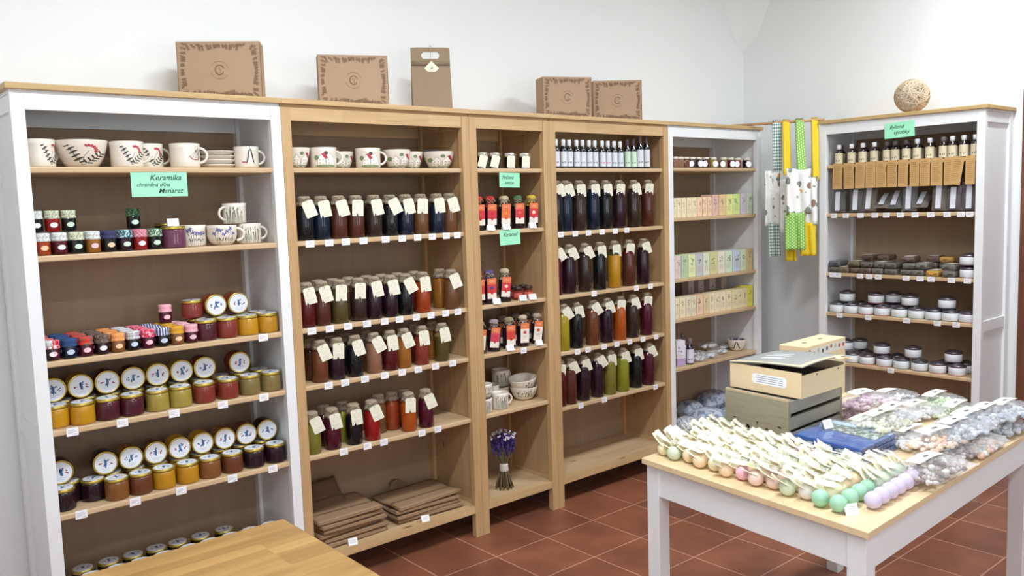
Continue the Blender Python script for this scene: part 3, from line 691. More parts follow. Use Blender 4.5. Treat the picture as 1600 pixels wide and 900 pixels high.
def tea_box(label, c, w=0.055, h=0.12, d=0.075, mark=None, seed=0, cm=None, name='tea_box', cat='box', group='tea boxes'):
    t = thing(name, label, cat, group=group)
    m = cm or mat('tea box ' + '%02x%02x%02x' % tuple(c), c, 0.55)
    part('carton', lambda: MB().box(-w / 2, w / 2, 0, d, 0.0003, h, bev=0.0012), m, t, key=('tb', w, h, d))
    def pr():
        R = rnd(seed); S = []
        for k in range(4): z = h * (0.22 + 0.06 * k); S.append(([(-w * 0.34, z), (w * R.uniform(0.1, 0.34), z), (w * 0.3, z + h * 0.014), (-w * 0.34, z + h * 0.014)], 0))
        x0, z0 = R.uniform(-0.1, 0.1) * w, h * R.uniform(0.5, 0.62)
        for q in stroke([(x0, z0 - h * 0.1), (x0 + w * 0.05, z0 + h * 0.05), (x0 + w * R.uniform(-0.15, 0.2), z0 + h * 0.22)], 0.0012): S.append((q, 1))
        for k in range(7): a = R.uniform(0, 6.3); S.append((ell(x0 + w * R.uniform(-0.2, 0.22), z0 + h * R.uniform(-0.02, 0.24), w * 0.10, w * 0.045, a, 7), 1))
        return on_flat(S, -0.0003)
    part('printed_herb', pr, [mat('box fine print', (176, 160, 148), 0.7), mark or mat('herb print', (110, 118, 96), 0.7)], t, key=('tbp', w, h, seed))
    return t

def tin(label, base, r=0.0435, h=0.066, name='tea_tin', group='round tins'):
    t = thing(name, label, 'tin', group=group)
    part('tin_body', lambda: MB().lathe([(0, 0.0003), (r * 0.97, 0.0003), (r, 0.002), (r, h * 0.68), (0, h * 0.68)], 28), base, t, key=('tn', r, h))
    part('wrap_label', lambda: MB().lathe([(r + 0.0003, h * 0.07), (r + 0.0006, h * 0.075), (r + 0.0006, h * 0.65), (r + 0.0003, h * 0.655)], 28), mat('label white', (226, 230, 234), 0.5), t, key=('tnw', r, h))
    part('lid', lambda: MB().lathe([(r * 0.99, h * 0.68), (r * 1.012, h * 0.685), (r * 1.012, h * 0.79), (r * 0.95, h * 0.84), (r * 0.6, h * 0.88), (r * 0.52, h * 0.94), (r * 0.3, h * 0.99), (0, h)], 28), STEEL, t, key=('tnl', r, h))
    return t

def gift_box(label, loc, rz, W=0.29, H=0.205, D=0.08, lean=0.0):
    t = thing('gift_box', label, 'box', loc, group='kraft gift boxes', rot=(0, 0, rz))
    body = part('carton', lambda: MB().box(-W / 2, W / 2, 0, D, 0.0004, H, bev=0.0015), KRAFT, t, key=('gb', W, H, D))
    for s in (-1, 1): part('lid_edge', MB().box(s * W / 2 - 0.0012, s * W / 2 + 0.0012, -0.001, 0.0, 0.002, H - 0.001), KRAFTD, t)
    def pr():
        R = rnd(5); S = []
        a0, b0 = W * 0.42, H * 0.44
        for i in range(84):                                              # leaf border
            a = 2 * PI * i / 84 + R.uniform(-0.03, 0.03)
            ca, sa = math.cos(a), math.sin(a)
            k = min(W * 0.475 / max(abs(ca), 1e-6), H * 0.465 / max(abs(sa), 1e-6)); x, z = k * ca, H / 2 + k * sa
            corner = min(1, (abs(ca) * abs(sa)) * 2.2)
            L = 0.011 + 0.013 * corner; inw = math.atan2(-sa, -ca) + R.uniform(-0.5, 0.5)
            ex, ez = x + math.cos(inw) * L, z + math.sin(inw) * L
            for q in stroke([(x, z), (ex, ez)], 0.0013): S.append((q, 0))
            for m_ in range(4):
                f = 0.3 + 0.22 * m_
                for sg in (-0.8, 0.8): S.append((ell(x + (ex - x) * f + 0.003 * math.cos(inw + sg), z + (ez - z) * f + 0.003 * math.sin(inw + sg), 0.0044, 0.0017, inw + sg, 6), 0))
        for i in range(14): x = -W * 0.36 + i * W * 0.055; S.append((ell(x, 0.012 + 0.004 * R.random(), 0.007, 0.0055, 0, 8), 0)) if i % 2 else None
        c = (0, H * 0.5)
        for rr in (0.0325,):
            P = [(rr * math.cos(a), c[1] + rr * math.sin(a)) for a in [2 * PI * i / 30 for i in range(31)]]
            S += [(q, 0) for q in stroke(P[1:13], 0.0016)] + [(q, 0) for q in stroke(P[16:28], 0.0016)]
        for i in range(9):                                               # lettering round the seal
            for base in (0.42 * PI + 0, 1.42 * PI): a = base + i * 0.055 * PI * 0.5; S.append((ell(0.0325 * math.cos(a - 0.05), c[1] + 0.0325 * math.sin(a - 0.05), 0.0023, 0.0012, a + PI / 2, 5), 0))
        for i in range(16):                                              # head of the figure: curved hair strokes
            a = 0.6 + i * 0.33; rr = 0.017; S.append((ell(rr * math.cos(a) * 0.9, c[1] + 0.001 + rr * math.sin(a), 0.0065, 0.0021, a + 1.9, 7), 0))
        for q in stroke([(-0.004, c[1] + 0.009), (0.004, c[1] + 0.002), (0.001, c[1] - 0.004), (0.003, c[1] - 0.012), (-0.005, c[1] - 0.016)], 0.0018): S.append((q, 0))
        return on_flat(S, -0.0004)
    part('print_pattern', pr, [KRAFTD], t, key=('gbp', W, H))
    return t
# ---------------------------------------------------------------- placing goods
G = 0.0006
ITEMS = []
def reg(o, side=False):
    hw = top = 0.0
    for c in o.children:
        if c.type == 'MESH' and c.name.split('.')[0] in ('body', 'glass_bottle', 'glass_jar', 'tin_body', 'lid', 'cloth_cap', 'carton'):
            lying = abs(c.rotation_euler[0]) > 1
            hw = max(hw, max(v[0] for v in c.bound_box)); top = max(top, 2 * hw if lying else max(v[2] for v in c.bound_box))
    if hw: ITEMS.append([o, hw, 1 if side else 0, top])
    return o
def settle():
    """nudge neighbours in a row apart along the shelf until none touch"""
    for ax in (0, 1):
        L = [i for i in ITEMS if i[2] == ax]
        for o, r, _, _t in L: o['_p'] = 0
        P = [[o.location[ax], o.location[1 - ax], o.location.z] for o, *_ in L]
        for _ in range(80):
            for a in range(len(L)):
                for b in range(a + 1, len(L)):
                    dx = P[b][0] - P[a][0]; R_ = L[a][1] + L[b][1] + 0.0008
                    if abs(dx) >= R_ or P[a][2] + L[a][3] < P[b][2] + 0.004 or P[b][2] + L[b][3] < P[a][2] + 0.004: continue
                    dy = P[b][1] - P[a][1]
                    if abs(dy) >= R_ or dx * dx + dy * dy < 0.0004: continue
                    need = math.sqrt(R_ * R_ - dy * dy) - abs(dx)
                    if need > 0: s_ = 1 if dx >= 0 else -1; P[a][0] -= s_ * need / 2; P[b][0] += s_ * need / 2
            for k, (o, r, _a, _t) in enumerate(L):
                if ax == 0:
                    u = max(q for q in UX if UX[q] <= L[k][0].location.x + 1e-6); W = 0.49 if u == 3 else 0.9; x0 = UX[u]
                    mg = (0.0295 if P[k][1] - r * 0.8 > 0.03 else PW) + r + 0.0012
                else: x0 = SY - 0.91; W = 0.91; mg = (0.0295 if P[k][1] - SX - r * 0.8 > 0.03 else PW) + r + 0.0012
                P[k][0] = min(max(P[k][0], x0 + mg), x0 + W - mg)
        for (o, *_), p in zip(L, P):
            del o['_p']
            if ax == 0: o.location.x = p[0]
            else: o.location.y = p[0]
def put(o, px, Y, z, rz=0.0, face=None):
    X = xat(px, Y, z + 0.04)
    hw = 0.0
    for c in ([o] if o.type == 'MESH' else o.children):
        if c.type == 'MESH' and c.name.split('.')[0] in ('body', 'glass_bottle', 'glass_jar', 'carton', 'ceramic_plate', 'tin_body'): hw = max(hw, max(abs(v[0]) for v in c.bound_box))
    for k, x0 in UX.items():                                              # keep clear of the posts
        W = 0.49 if k == 3 else 0.9
        mg = (0.0295 if Y - hw * 0.8 > 0.03 else PW) + hw + (0.0085 if o.name.startswith('syrup') else 0.002)
        if x0 <= X <= x0 + W: X = min(max(X, x0 + mg), x0 + W - mg)
    for c in o.children:                                                  # paintings are turned to the room
        if c.name.startswith('painted_decoration'): c.rotation_euler[2] -= 0.9 * math.atan2(X - CP.x, Y - CP.y)
    o.location = (X, Y, z + G)
    if face: rz -= face * math.atan2(X - CP.x, Y - CP.y)
    o.rotation_euler = (0, 0, rz); reg(o); return o
def put6(o, px, d, z, rz=0.0, face=None):
    """on the side bookcase: d metres behind its front"""
    X = SX + d; Y = yat(px, X, z + 0.03); o.location = (X, Y, z + G)
    a = -PI / 2 + rz
    if face: a += face * 0.42
    o.rotation_euler = (0, 0, a); reg(o, True); return o
def where(i, sh, u): return '%s, %s, %s' % (ORD[i] + ' from left', SN[sh], UN[u])
def cards(u, sh, pxs, py=None):
    z = SHZ[u][sh]
    for i, px in enumerate(pxs):
        lb = 'white price card, %s' % where(i, sh, u)
        if u < 6: X = xat(px, 0.013, z - 0.012); price_card(lb, (X, 0.0116, z + 0.0002), rnd(i + u * 9).uniform(-0.02, 0.02), group='price cards on shelf edges')
        else: Y = yat(px, SX + 0.013, z - 0.012); price_card(lb, (SX + 0.0116, Y, z + 0.0002), -PI / 2 + rnd(i).uniform(-0.02, 0.02), group='price cards on shelf edges')

# --- unit 1, top shelf: berry-painted ceramics
z = 1.71
put(mug('cream mug with red berries at the very end of the top shelf', 0.047, 0.092, 'mug', 'branch', turn=0.75, hang=0.55), 64, 0.10, z)
put(mug('large cream bowl painted with leaf sprigs and red berries', 0.084, 0.092, 'bowl', 'branch', handle=False, turn=0.0), 130, 0.12, z)
put(mug('wide cream mug with leaf sprig, beside the large bowl', 0.054, 0.090, 'mug', 'branch', turn=0.25, hang=-0.55), 195, 0.09, z)
put(mug('cream mug behind the wide mug, handle pointing out', 0.050, 0.088, 'mug', 'branch', turn=0.3, hang=-0.05), 231, 0.15, z)
put(mug('flared cream mug with a red berry umbel', 0.052, 0.087, 'mug', 'berry', turn=0.45, hang=-0.5), 289, 0.09, z)
X = xat(340, 0.14, z)
for i in range(4):
    p = part('ceramic_plate', lambda: MB().lathe([(0, 0.003), (0.045, 0.003), (0.05, 0), (0.058, 0.006), (0.068, 0.0125), (0.071, 0.0155), (0.068, 0.0155), (0.05, 0.005), (0, 0.005)], 40), [CERAMIC], key='plate')
    p.location = (X, 0.14, z + G + i * 0.0165); tag(p, 'cream plate, %s in the stack between two berry mugs' % ['lowest', 'second from bottom', 'third from bottom', 'topmost'][i], 'plate', 'stack of plates')
put(mug('small cream mug painted with a dark fern spray', 0.045, 0.080, 'mug', 'fern', turn=0.2, hang=-0.1), 385, 0.09, z)
# --- unit 1, second shelf: little jars and flower-painted cups
z = 1.425; SJ = [('orange red', 'white', 'rd'), ('dark red', 'white', ''), ('black', 'pale', ''), ('amber', 'white', ''), ('black', 'navy', ''), ('dark purple', 'teal', ''), ('red', 'pink', ''), ('black', 'green', '')]
CL = {'white': fabric('white print cloth', 'blot', (226, 228, 228), (190, 196, 190), 0.006), 'pale': fabric('cream print cloth', 'blot', (214, 216, 190), (160, 170, 140), 0.006), 'navy': mat('navy cloth', (58, 60, 98), 0.9),
      'teal': fabric('teal print cloth', 'blot', (40, 90, 100), (190, 220, 225), 0.006), 'pink': fabric('pink print cloth', 'blot', (200, 110, 130), (226, 170, 180), 0.005), 'green': fabric('green print cloth', 'blot', (80, 120, 90), (190, 210, 190), 0.006),
      'red dotted': fabric('red dotted cloth', 'dots', (206, 30, 52), (240, 220, 224), 0.0065), 'denim': mat('denim blue cloth', (44, 74, 122), 0.9, noise=0.1, nscale=300), 'strawberry': fabric('strawberry cloth', 'blot', (222, 48, 44), (120, 104, 92), 0.010),
      'leopard': fabric('brown leopard cloth', 'blot', (124, 106, 96), (70, 58, 56), 0.004), 'orange': fabric('orange check cloth', 'check', (226, 138, 70), (240, 176, 118), 0.003), 'grey lace': fabric('grey check cloth', 'check', (168, 164, 170), (226, 226, 230), 0.005),
      'crimson': fabric('crimson print cloth', 'blot', (214, 40, 76), (238, 190, 204), 0.008), 'blue striped': fabric('blue striped cloth', 'stripe', (62, 66, 116), (214, 216, 232), 0.0045), 'yellow': mat('yellow cloth', (214, 160, 48), 0.9), 'rose': fabric('rose cloth', 'check', (226, 150, 164), (238, 190, 200), 0.002),
      'dark green': fabric('dark green cloth', 'blot', (52, 88, 60), (110, 150, 110), 0.006)}
OV = {'y': mat('peach label', (236, 200, 160), 0.7), 'w': PAPER, 'p': mat('pink label', (238, 196, 206), 0.7), 'b': mat('pale blue label', (196, 212, 236), 0.7), 'g': mat('pale green label', (206, 232, 208), 0.7)}
for i, (px, (c, cl, _), lb) in enumerate(zip((73, 97, 122, 146, 169, 191, 213, 240), SJ, 'ywgpygwg')):
    j = capjar('%s-capped little jar, front row, %s' % (cl, where(i, 1, 1)), c, CL[cl], 0.0228, 0.072, i, OV[lb]); put(j, px, 0.045, z, face=0.6)
    j = capjar('%s-capped little jar, back row, %s' % (cl, where(i, 1, 1)), c, CL[cl], 0.0228, 0.072, i, OV[lb]); put(j, px - 4, 0.108, z, face=0.6)
for i, (px, c, cl, lb) in enumerate(((57, 'black', 'white', 'w'), (80, 'red', 'pale', 'w'), (106, 'black', 'pale', 'g'), (208, 'black', 'dark green', 'g'))):
    put(capjar(['white-capped jar upmost at the post on the second shelf', 'dark pink jar stacked above the jar row, second shelf', 'dark jar with cream cap stacked above the row', 'lone jar with dark green cap stacked above the row'][i], c, CL[cl], 0.0228, 0.072, i, OV[lb]), px, 0.110, z + 0.0732, face=0.6)
j = low_jar('violet jam jar with gold lid beside the ceramic cups', 'violet', 0.042, 0.078, style=2); put(j, 271, 0.062, z)
price_card('folded white price card standing on the violet jam jar', (j.location.x + 0.002, 0.062, z + 0.0794), -0.2, tent=True, group=None)
put(low_jar('dark jar half hidden behind the violet jam jar', 'near black', 0.042, 0.09, style=1), 263, 0.17, z)
put(mug('round cream mug with faded flowers behind the violet jar', 0.046, 0.078, 'mug', 'iris', turn=0.2, handle=False, seed=5), 305, 0.13, z)
c1 = put(mug('bellied cup painted with blue irises', 0.054, 0.074, 'cup', 'iris', turn=0.1, hang=-0.25), 342, 0.085, z)
c2 = put(mug('cream cup with grey flowers, next to the shelf post', 0.045, 0.076, 'mug', 'grass', turn=0.15, hang=-0.05, seed=8), 389, 0.10, z)
m3 = put(mug('cream mug painted with snowdrops, stacked on two cups', 0.043, 0.077, 'mug', 'grass', turn=0.0, hang=PI + 0.25, seed=4), 366, 0.112, z + 0.0775)
# --- unit 1, third shelf: cloth-capped jars in files, gold-lidded jars at the end
z = 1.08
FILES = [(62, 'near black', 'white', 'w'), (84, 'plum', 'red dotted', 'p'), (110, 'navy', 'denim', 'b'), (134, 'maroon', 'strawberry', 'p'), (158, 'near black', 'leopard', 'w'), (181, 'caramel', 'orange', 'y'), (204, 'black', 'grey lace', 'b'), (226, 'maroon', 'crimson', 'p'), (249, 'black', 'blue striped', 'b'), (271, 'caramel', 'yellow', 'y'), (294, 'maroon', 'rose', 'p')]
RW = ['front', 'second', 'third', 'fourth']
for i, (px, c, cl, lb) in enumerate(FILES):
    X = xat(px, 0.045, z + 0.04)
    for k in range(4):
        if i == 0 and k: continue
        j = capjar('jar with %s cloth cap, %s of its file on the third shelf' % (cl, RW[k] if k < 3 else 'rearmost'), c, CL[cl], 0.0228, 0.066, i * 4 + k, OV[lb])
        j.location = (X + 0.003 * k * (-1) ** i * 0.3, 0.042 + k * 0.0505, z + G); j.rotation_euler = (0, 0, -0.22); reg(j)
put(capjar('single rose-capped jar standing on the files of jars', 'maroon', CL['rose'], 0.0228, 0.068, 3, OV['p']), 258, 0.16, z + 0.0672, face=0.6)
def gold(u, sh, rows, z):
    for i, (px, Y, c, kind) in enumerate(rows): pass
GJ = [(316, 'plum'), (350, 'rusty red'), (385, 'golden'), (417, 'honey')]
for i, (px, c) in enumerate(GJ):
    a = low_jar('%s jam jar with gold lid, %s of four at the third shelf edge' % (c, ORD[i]), c, style=i); put(a, px, 0.062, z)
    b = low_jar('%s jam jar behind the %s gold-lidded one on the third shelf' % (c, ORD[i]), c, style=i + 1); b.location = (a.location.x - 0.012, 0.150, z + G); reg(b)
put(low_jar('small reddish jar stacked above jam jars, third shelf', 'rusty red', 0.0396, 0.068, style=2), 300, 0.15, z + 0.0757)
for px, s, n in ((338, 0, 'lid with blue figure facing out, beside the stacked red jar'), (373, 1, 'lid facing out, nearest the post on the third shelf')):
    put(low_jar('jam jar lying on others, ' + n, 'rusty red', 0.0425, 0.070, True, style=s), px, 0.105, z + 0.0757)
cards(1, 2, [411])
# --- unit 1, fourth and fifth shelf
F4 = list(zip((86, 123, 164, 205, 246, 282, 319, 356, 390, 423), ('golden', 'golden', 'plum', 'plum', 'pale green', 'pale green', 'rusty red', 'rusty red', 'khaki', 'khaki')))
F5 = list(zip((97, 125, 177, 217, 256, 293, 328, 363, 397, 430), ('near black', 'near black', 'caramel', 'chestnut', 'honey', 'honey', 'caramel', 'chestnut', 'near black', 'near black')))
for sh, z, F, Lp in ((3, 0.85, F4, (76, 113, 154, 195, 235, 272, 310, 375)), (4, 0.565, F5, (86, 167, 206, 244, 281, 317, 351, 385, 418))):
    for i, (px, c) in enumerate(F):
        Y = 0.062 + (0.05 if (sh == 4 and i == 1) else 0.016 if i == 0 else 0)
        a = low_jar('%s preserve in gold-lidded jar, %s' % (c, where(i, sh, 1)), c, style=i); put(a, px, Y, z, rz=rnd(i).uniform(-0.5, 0.2))
        if sh == 4 and i == 1: continue
        b = low_jar('%s preserve jar, back row, %s' % (c, where(i, sh, 1)), c, style=i); b.location = (a.location.x - 0.016, 0.150, z + G); reg(b); b.rotation_euler = (0, 0, i)
    for i, px in enumerate(Lp):
        c = F[min(i, 9)][1]
        put(low_jar('jam jar lying with its printed lid outward, %s' % where(i, sh, 1), c, 0.0425, 0.070, True, style=i + sh), px, 0.105, z + 0.0757, rz=-0.08)
cards(1, 3, [113, 191, 272, 348, 412]); cards(1, 4, [127, 211, 283, 363, 426])
z = 0.15
for row, Y, pxs in (('rear', 0.195, (129, 170, 208, 244.5, 277, 313, 350)), ('nearer', 0.108, (143, 184, 220, 257, 296, 329, 362, 393, 420))):
    for i, px in enumerate(pxs):
        X = max(xat(px, Y, 0.302), 0.0295 + 0.045)
        for lv in (0, 1):
            a = low_jar('%s jar, %s row bottom shelf, %s, white jam bookcase' % (['lower', 'upper'][lv], row, ORD[i] + ' from left'), 'near black' if row == 'rear' else 'caramel', style=i + lv); a.location = (X, Y, z + G + lv * 0.0753); reg(a)

# --- unit 2, top shelf
z = 1.71
put(mug('small bowl with red-roofed house half hidden by the pine post', 0.052, 0.080, 'bowl', 'house', handle=False, turn=0.35, seed=2), 464, 0.09, z)
put(mug('cream mug painted with white houses above green grass', 0.053, 0.083, 'mug', 'house', turn=0.15, hang=-0.35, seed=3), 505, 0.085, z)
put(mug('small bowl with red roof, set behind two house mugs', 0.050, 0.072, 'bowl', 'house', handle=False, turn=0.4, seed=4), 534, 0.15, z)
put(mug('cream mug painted with white houses and round trees', 0.052, 0.084, 'mug', 'house', turn=0.15, hang=-0.35, seed=1), 575, 0.085, z)
put(mug('house-painted bowl overlapping its smaller neighbour', 0.060, 0.080, 'bowl', 'house', handle=False, turn=0.3, seed=6), 620, 0.085, z)
put(mug('house-painted bowl set back, between two bowls', 0.052, 0.078, 'bowl', 'house', handle=False, turn=0.3, seed=8), 645, 0.16, z)
put(mug('wide shallow bowl with red-roofed house before a clear leaflet', 0.070, 0.076, 'bowl', 'house', handle=False, turn=0.2, seed=2), 687, 0.10, z)
lf = part('leaflet_holder', MB().sheet(lambda u, v: (u * 0.075, 0.03 * v, v * 0.095), 1, 1, 0.002).sheet(lambda u, v: (u * 0.075, -0.02 + 0.012 * v, v * 0.012), 1, 1, 0.002), mat('frosted acrylic', (190, 192, 200), 0.2, 0, 0.5, alpha=0.55))
lf.location = (xat(698, 0.17, z) - 0.10, 0.22, z + 0.002); lf.rotation_euler = (0, 0, -0.7); tag(lf, 'clear leaflet holder leaning behind the last bowl', 'holder')
# --- unit 2, bottles
def bottles(u, sh, rows, tall, h=0.175, r=0.033, Y=0.052, tags=None, back=(), seed0=0):
    z = SHZ[u][sh]
    for i, row in enumerate(rows):
        px, c = row[0], row[1]; split = row[2] if len(row) > 2 else None; R = rnd(seed0 * 31 + i * 7 + u)
        b = bottle('%s syrup bottle with tag, %s' % (c, where(i, sh, u)), c, h, r, tall, -R.choice((0.1, -0.04, 0.28, 0.2, 0.38, 0.48)) * (1.15 if tall else 0.9), R.randrange(1000), split=split)
        put(b, px, Y + R.uniform(-0.004, 0.006), z, face=0.62)
    for i, row in enumerate(back):
        px, c = row[0], row[1]; R = rnd(seed0 * 17 + i)
        b = bottle('%s syrup bottle, rear row, %s' % (c, where(i, sh, u)), c, h, r, tall, 0.2, R.randrange(1000), notag=True)
        put(b, px, Y + 0.078, z, face=0.62)
bottles(2, 1, [(477, 'black'), (503, 'navy'), (530, 'red brown'), (557, 'red brown'), (585, 'dark brown'), (610, 'black'), (634.5, 'navy'), (658, 'brown'), (683, 'navy'), (708, 'brown')], False, 0.172, 0.034, seed0=1,
        back=[(500, 'black'), (528, 'dark brown'), (556, 'red brown'), (582, 'dark brown'), (607, 'dark brown'), (631, 'brown'), (655, 'brown'), (680, 'brown')])
cards(2, 1, [484, 514, 540, 567.5, 602, 628, 652, 675, 697, 714])
bottles(2, 2, [(480, 'dark red'), (504, 'red brown'), (531.6, 'olive'), (561, 'dark brown'), (585, 'dark purple'), (610.6, 'dark purple'), (634, 'black'), (661, 'orange red'), (705.5, 'brown')], False, 0.176, 0.034, seed0=2,
        back=[(500, 'brown'), (520, 'red brown'), (546, 'brown'), (574, 'black'), (597, 'black'), (622, 'dark purple'), (648, 'red'), (688, 'amber')])
cards(2, 2, [487, 515, 543.5, 573, 600.5, 624, 650, 673, 696, 715])
bottles(2, 3, [(500.7, 'chestnut'), (527, 'dark purple'), (555, 'black'), (584.6, 'pinkish brown'), (610, 'dark red'), (631, 'amber'), (659, 'rusty red'), (690.5, 'olive', 'khaki')], False, 0.17, 0.0335, seed0=3,
        back=[(486, 'red brown'), (516, 'black'), (542, 'black'), (572, 'brown'), (646, 'dark red'), (675, 'amber')])
cards(2, 3, [513, 539, 570, 601, 628, 653, 680, 707])
bottles(2, 4, [(489, 'greenish yellow'), (520, 'maroon'), (553.7, 'black'), (581.7, 'red'), (639, 'orange'), (666, 'maroon')], False, 0.168, 0.034, seed0=4,
        back=[(507, 'dark red'), (536, 'green yellow'), (597, 'brown'), (613, 'deep orange'), (628, 'deep orange')])
cards(2, 4, [537, 574, 599.5, 659, 684])

# --- unit 3
z = 1.71
for i, px in enumerate((754, 773, 796, 819)):
    t = thing('spice_jar', 'short tagged dark jar, %s, top shelf, narrow pine bookcase' % (ORD[i] + ' from left'), 'jar', group='short tagged jars')
    part('glass_jar', lambda: MB().lathe([(0, 0.0005), (0.023, 0.0005), (0.025, 0.004), (0.025, 0.05), (0.02, 0.058), (0, 0.06)], 22), LIQ['black'], t, key='spj')
    part('lid', lambda: MB().lathe([(0.0215, 0.058), (0.0225, 0.06), (0.0225, 0.071), (0.021, 0.073), (0, 0.0732)], 22), mat('white lid', (226, 224, 216), 0.4), t, key='spl')
    twine_bow(t, 0.0575, 0.0215, i)
    tagcard(t, -0.028, 0.060, 0.05, (0.3, 0.25, 0.05, 0.05)[i], 0.040, 0.056); put(t, px, 0.05, z, face=0.5)
def sign(label, lines, w, h, loc, rot, group=None):
    t = thing('mint_sign', label, 'sign', group=group)
    part('paper', MB().poly([(-w / 2, -h), (w / 2, -h), (w / 2, 0), (-w / 2, 0)], 0.0008), GREEN, t)
    for (txt, x, zz, s) in lines:
        me = text_mesh(txt, s, DGREEN, 0.35, s * 0.012); o = bpy.data.objects.new('handwriting', me); C.objects.link(o); o.parent = t; o.location = (x, -0.0013, zz); o.rotation_euler = (PI / 2, 0, 0)
    t.location = loc; t.rotation_euler = rot; return t
sign('mint green sign reading Keramika under the berry ceramics', [('Keramika', 0.02, -0.018, 0.028), ('chráněná dílna', -0.022, -0.042, 0.019), ('Manaret', 0.035, -0.064, 0.025)], 0.19, 0.083, (xat(248.5, 0.012, 1.68), 0.0118, 1.6915), (0, 0.0, 0))
sign('mint green sign below the short dark jars of the narrow bookcase', [('Pečené', -0.012, -0.022, 0.023), ('ovoce', -0.004, -0.046, 0.022)], 0.125, 0.068, (xat(796, 0.012, 1.68), 0.0118, 1.6895), (0.0, 0.02, 0))
sign('mint green sign reading Karamel on the narrow bookcase', [('Karamel', 0.0, -0.024, 0.026)], 0.125, 0.072, (xat(796.5, 0.012, 1.4), 0.0118, 1.4245), (0.0, -0.02, 0))
def label_bottle(label, px, Y, z, cap, c1, c2=(236, 226, 214), dot=None, tilt=0.0, h=0.158, r=0.03, hasdot=True):
    t = thing('caramel_bottle', label, 'bottle', group='caramel bottles with long labels')
    part('glass_bottle', lambda: MB().lathe([(0, 0.0005), (r * 0.95, 0.0005), (r, 0.004), (r, h * 0.66), (r * 0.75, h * 0.76), (r * 0.42, h * 0.82), (r * 0.42, h * 0.86), (0, h * 0.86)], 24), LIQ['near black'], t, key=('cb', h, r))
    cm = mat('cap cloth ' + '%d_%d_%d' % cap, cap, 0.95, noise=0.1, nscale=300)
    part('cloth_cap', lambda: MB().lathe([(r * 1.0, h * 0.68), (r * 0.7, h * 0.76), (r * 0.45, h * 0.83), (r * 0.74, h * 0.88), (r * 0.80, h * 0.95), (r * 0.5, h), (0, h * 1.005)], 24, wob=lambda a, k: 1 + 0.08 * math.sin(7 * a + 1) * (1 if k < 3 else 0.2)), cm, t, key=('cbc', h, r))
    twine_bow(t, h * 0.832, r * 0.47, int(px))
    def lb():
        w2 = 0.0215
        mb = MB().poly([(-w2, -0.096), (w2, -0.096), (w2, 0), (-w2, 0)], 0.0007)
        for P, m in [([(-w2, -0.068), (w2, -0.068), (w2, -0.028), (-w2, -0.028)], 1), ([(-w2, -0.028), (w2, -0.028), (w2, 0), (-w2, 0)], 2), (ell(0, -0.068, 0.007, 0.007, 0, 10), 1), (ell(0, -0.068, 0.0045, 0.0045, 0, 8), 0), (ell(0, -0.045, 0.009, 0.008, 0, 8), 3)] + [([(-0.012, -0.012 - k * 0.006), (0.012, -0.012 - k * 0.006), (0.012, -0.0105 - k * 0.006), (-0.012, -0.0105 - k * 0.006)], 4) for k in range(2)]:
            mb.add([(x, -0.0009 - 0.0001 * m, zz) for x, zz in P], [tuple(range(len(P)))], m)
        return mb
    part('long_label', lb, [mat('label cream', c2, 0.6), mat('label colour %d_%d_%d' % c1, c1, 0.6), mat('label top orange', (226, 116, 66) if c1[0] > 150 and c1 != c2 else c1, 0.6), mat('label dot %s' % (str(dot).replace(' ', '')), dot or c1, 0.6), mat('label line', (240, 200, 180), 0.6)], t, loc=(0.004, -r - 0.002, h * 0.76), rot=(0.03, tilt, 0))
    put(t, px, Y, z, face=0.62); return t
RED_, OR_, PK = (206, 52, 58), (222, 110, 52), (206, 66, 90)
z = 1.425
for i, (px, cap, c1, dot, tl) in enumerate(((747, (190, 60, 50), RED_, None, 0), (766, (176, 44, 44), RED_, (190, 30, 50), 0.03), (788, (196, 180, 152), OR_, (234, 140, 60), 0.05), (809, (70, 110, 70), RED_, (226, 90, 90), 0.02), (831, (206, 176, 50), RED_, (244, 220, 190), 0.04))):
    label_bottle('bottle with %s cloth cap and long label, above the Karamel sign, %s along' % (['rust', 'red', 'beige', 'green', 'yellow'][i], ORD[i]), px, 0.062, z, cap, c1, dot=dot, tilt=tl)
for i, (px, rz) in enumerate(((767, -0.3), (791, -0.3), (832, -0.2))):
    price_card('folded price card, %s on second shelf of narrow pine bookcase' % ORD[i], (xat(px, 0.014, z + 0.01), 0.0155, z + 0.0004), rz, tent=True, group='folded price cards')
dk = part('gift_carton', MB().box(-0.04, 0.04, 0, 0.05, 0, 0.15, bev=0.002), mat('black card', (44, 32, 34), 0.6)); dk.location = (xat(775, 0.2, 1.5), 0.22, z + G); tag(dk, 'black carton standing at the back behind the capped bottles', 'box')
z = 1.08
for i, (px, cap, c1, dot, tl) in enumerate(((744, (180, 60, 60), RED_, None, 0), (765, (86, 74, 116), RED_, (72, 60, 130), 0.0), (789, (184, 168, 140), RED_, (248, 210, 190), 0.1))):
    label_bottle(['bottle edge with red label at the post, third shelf', 'bottle with violet cloth cap on the third shelf', 'bottle with beige cloth cap beside tiny caramel jars'][i], px, 0.058, z, cap, c1, dot=dot, tilt=tl)
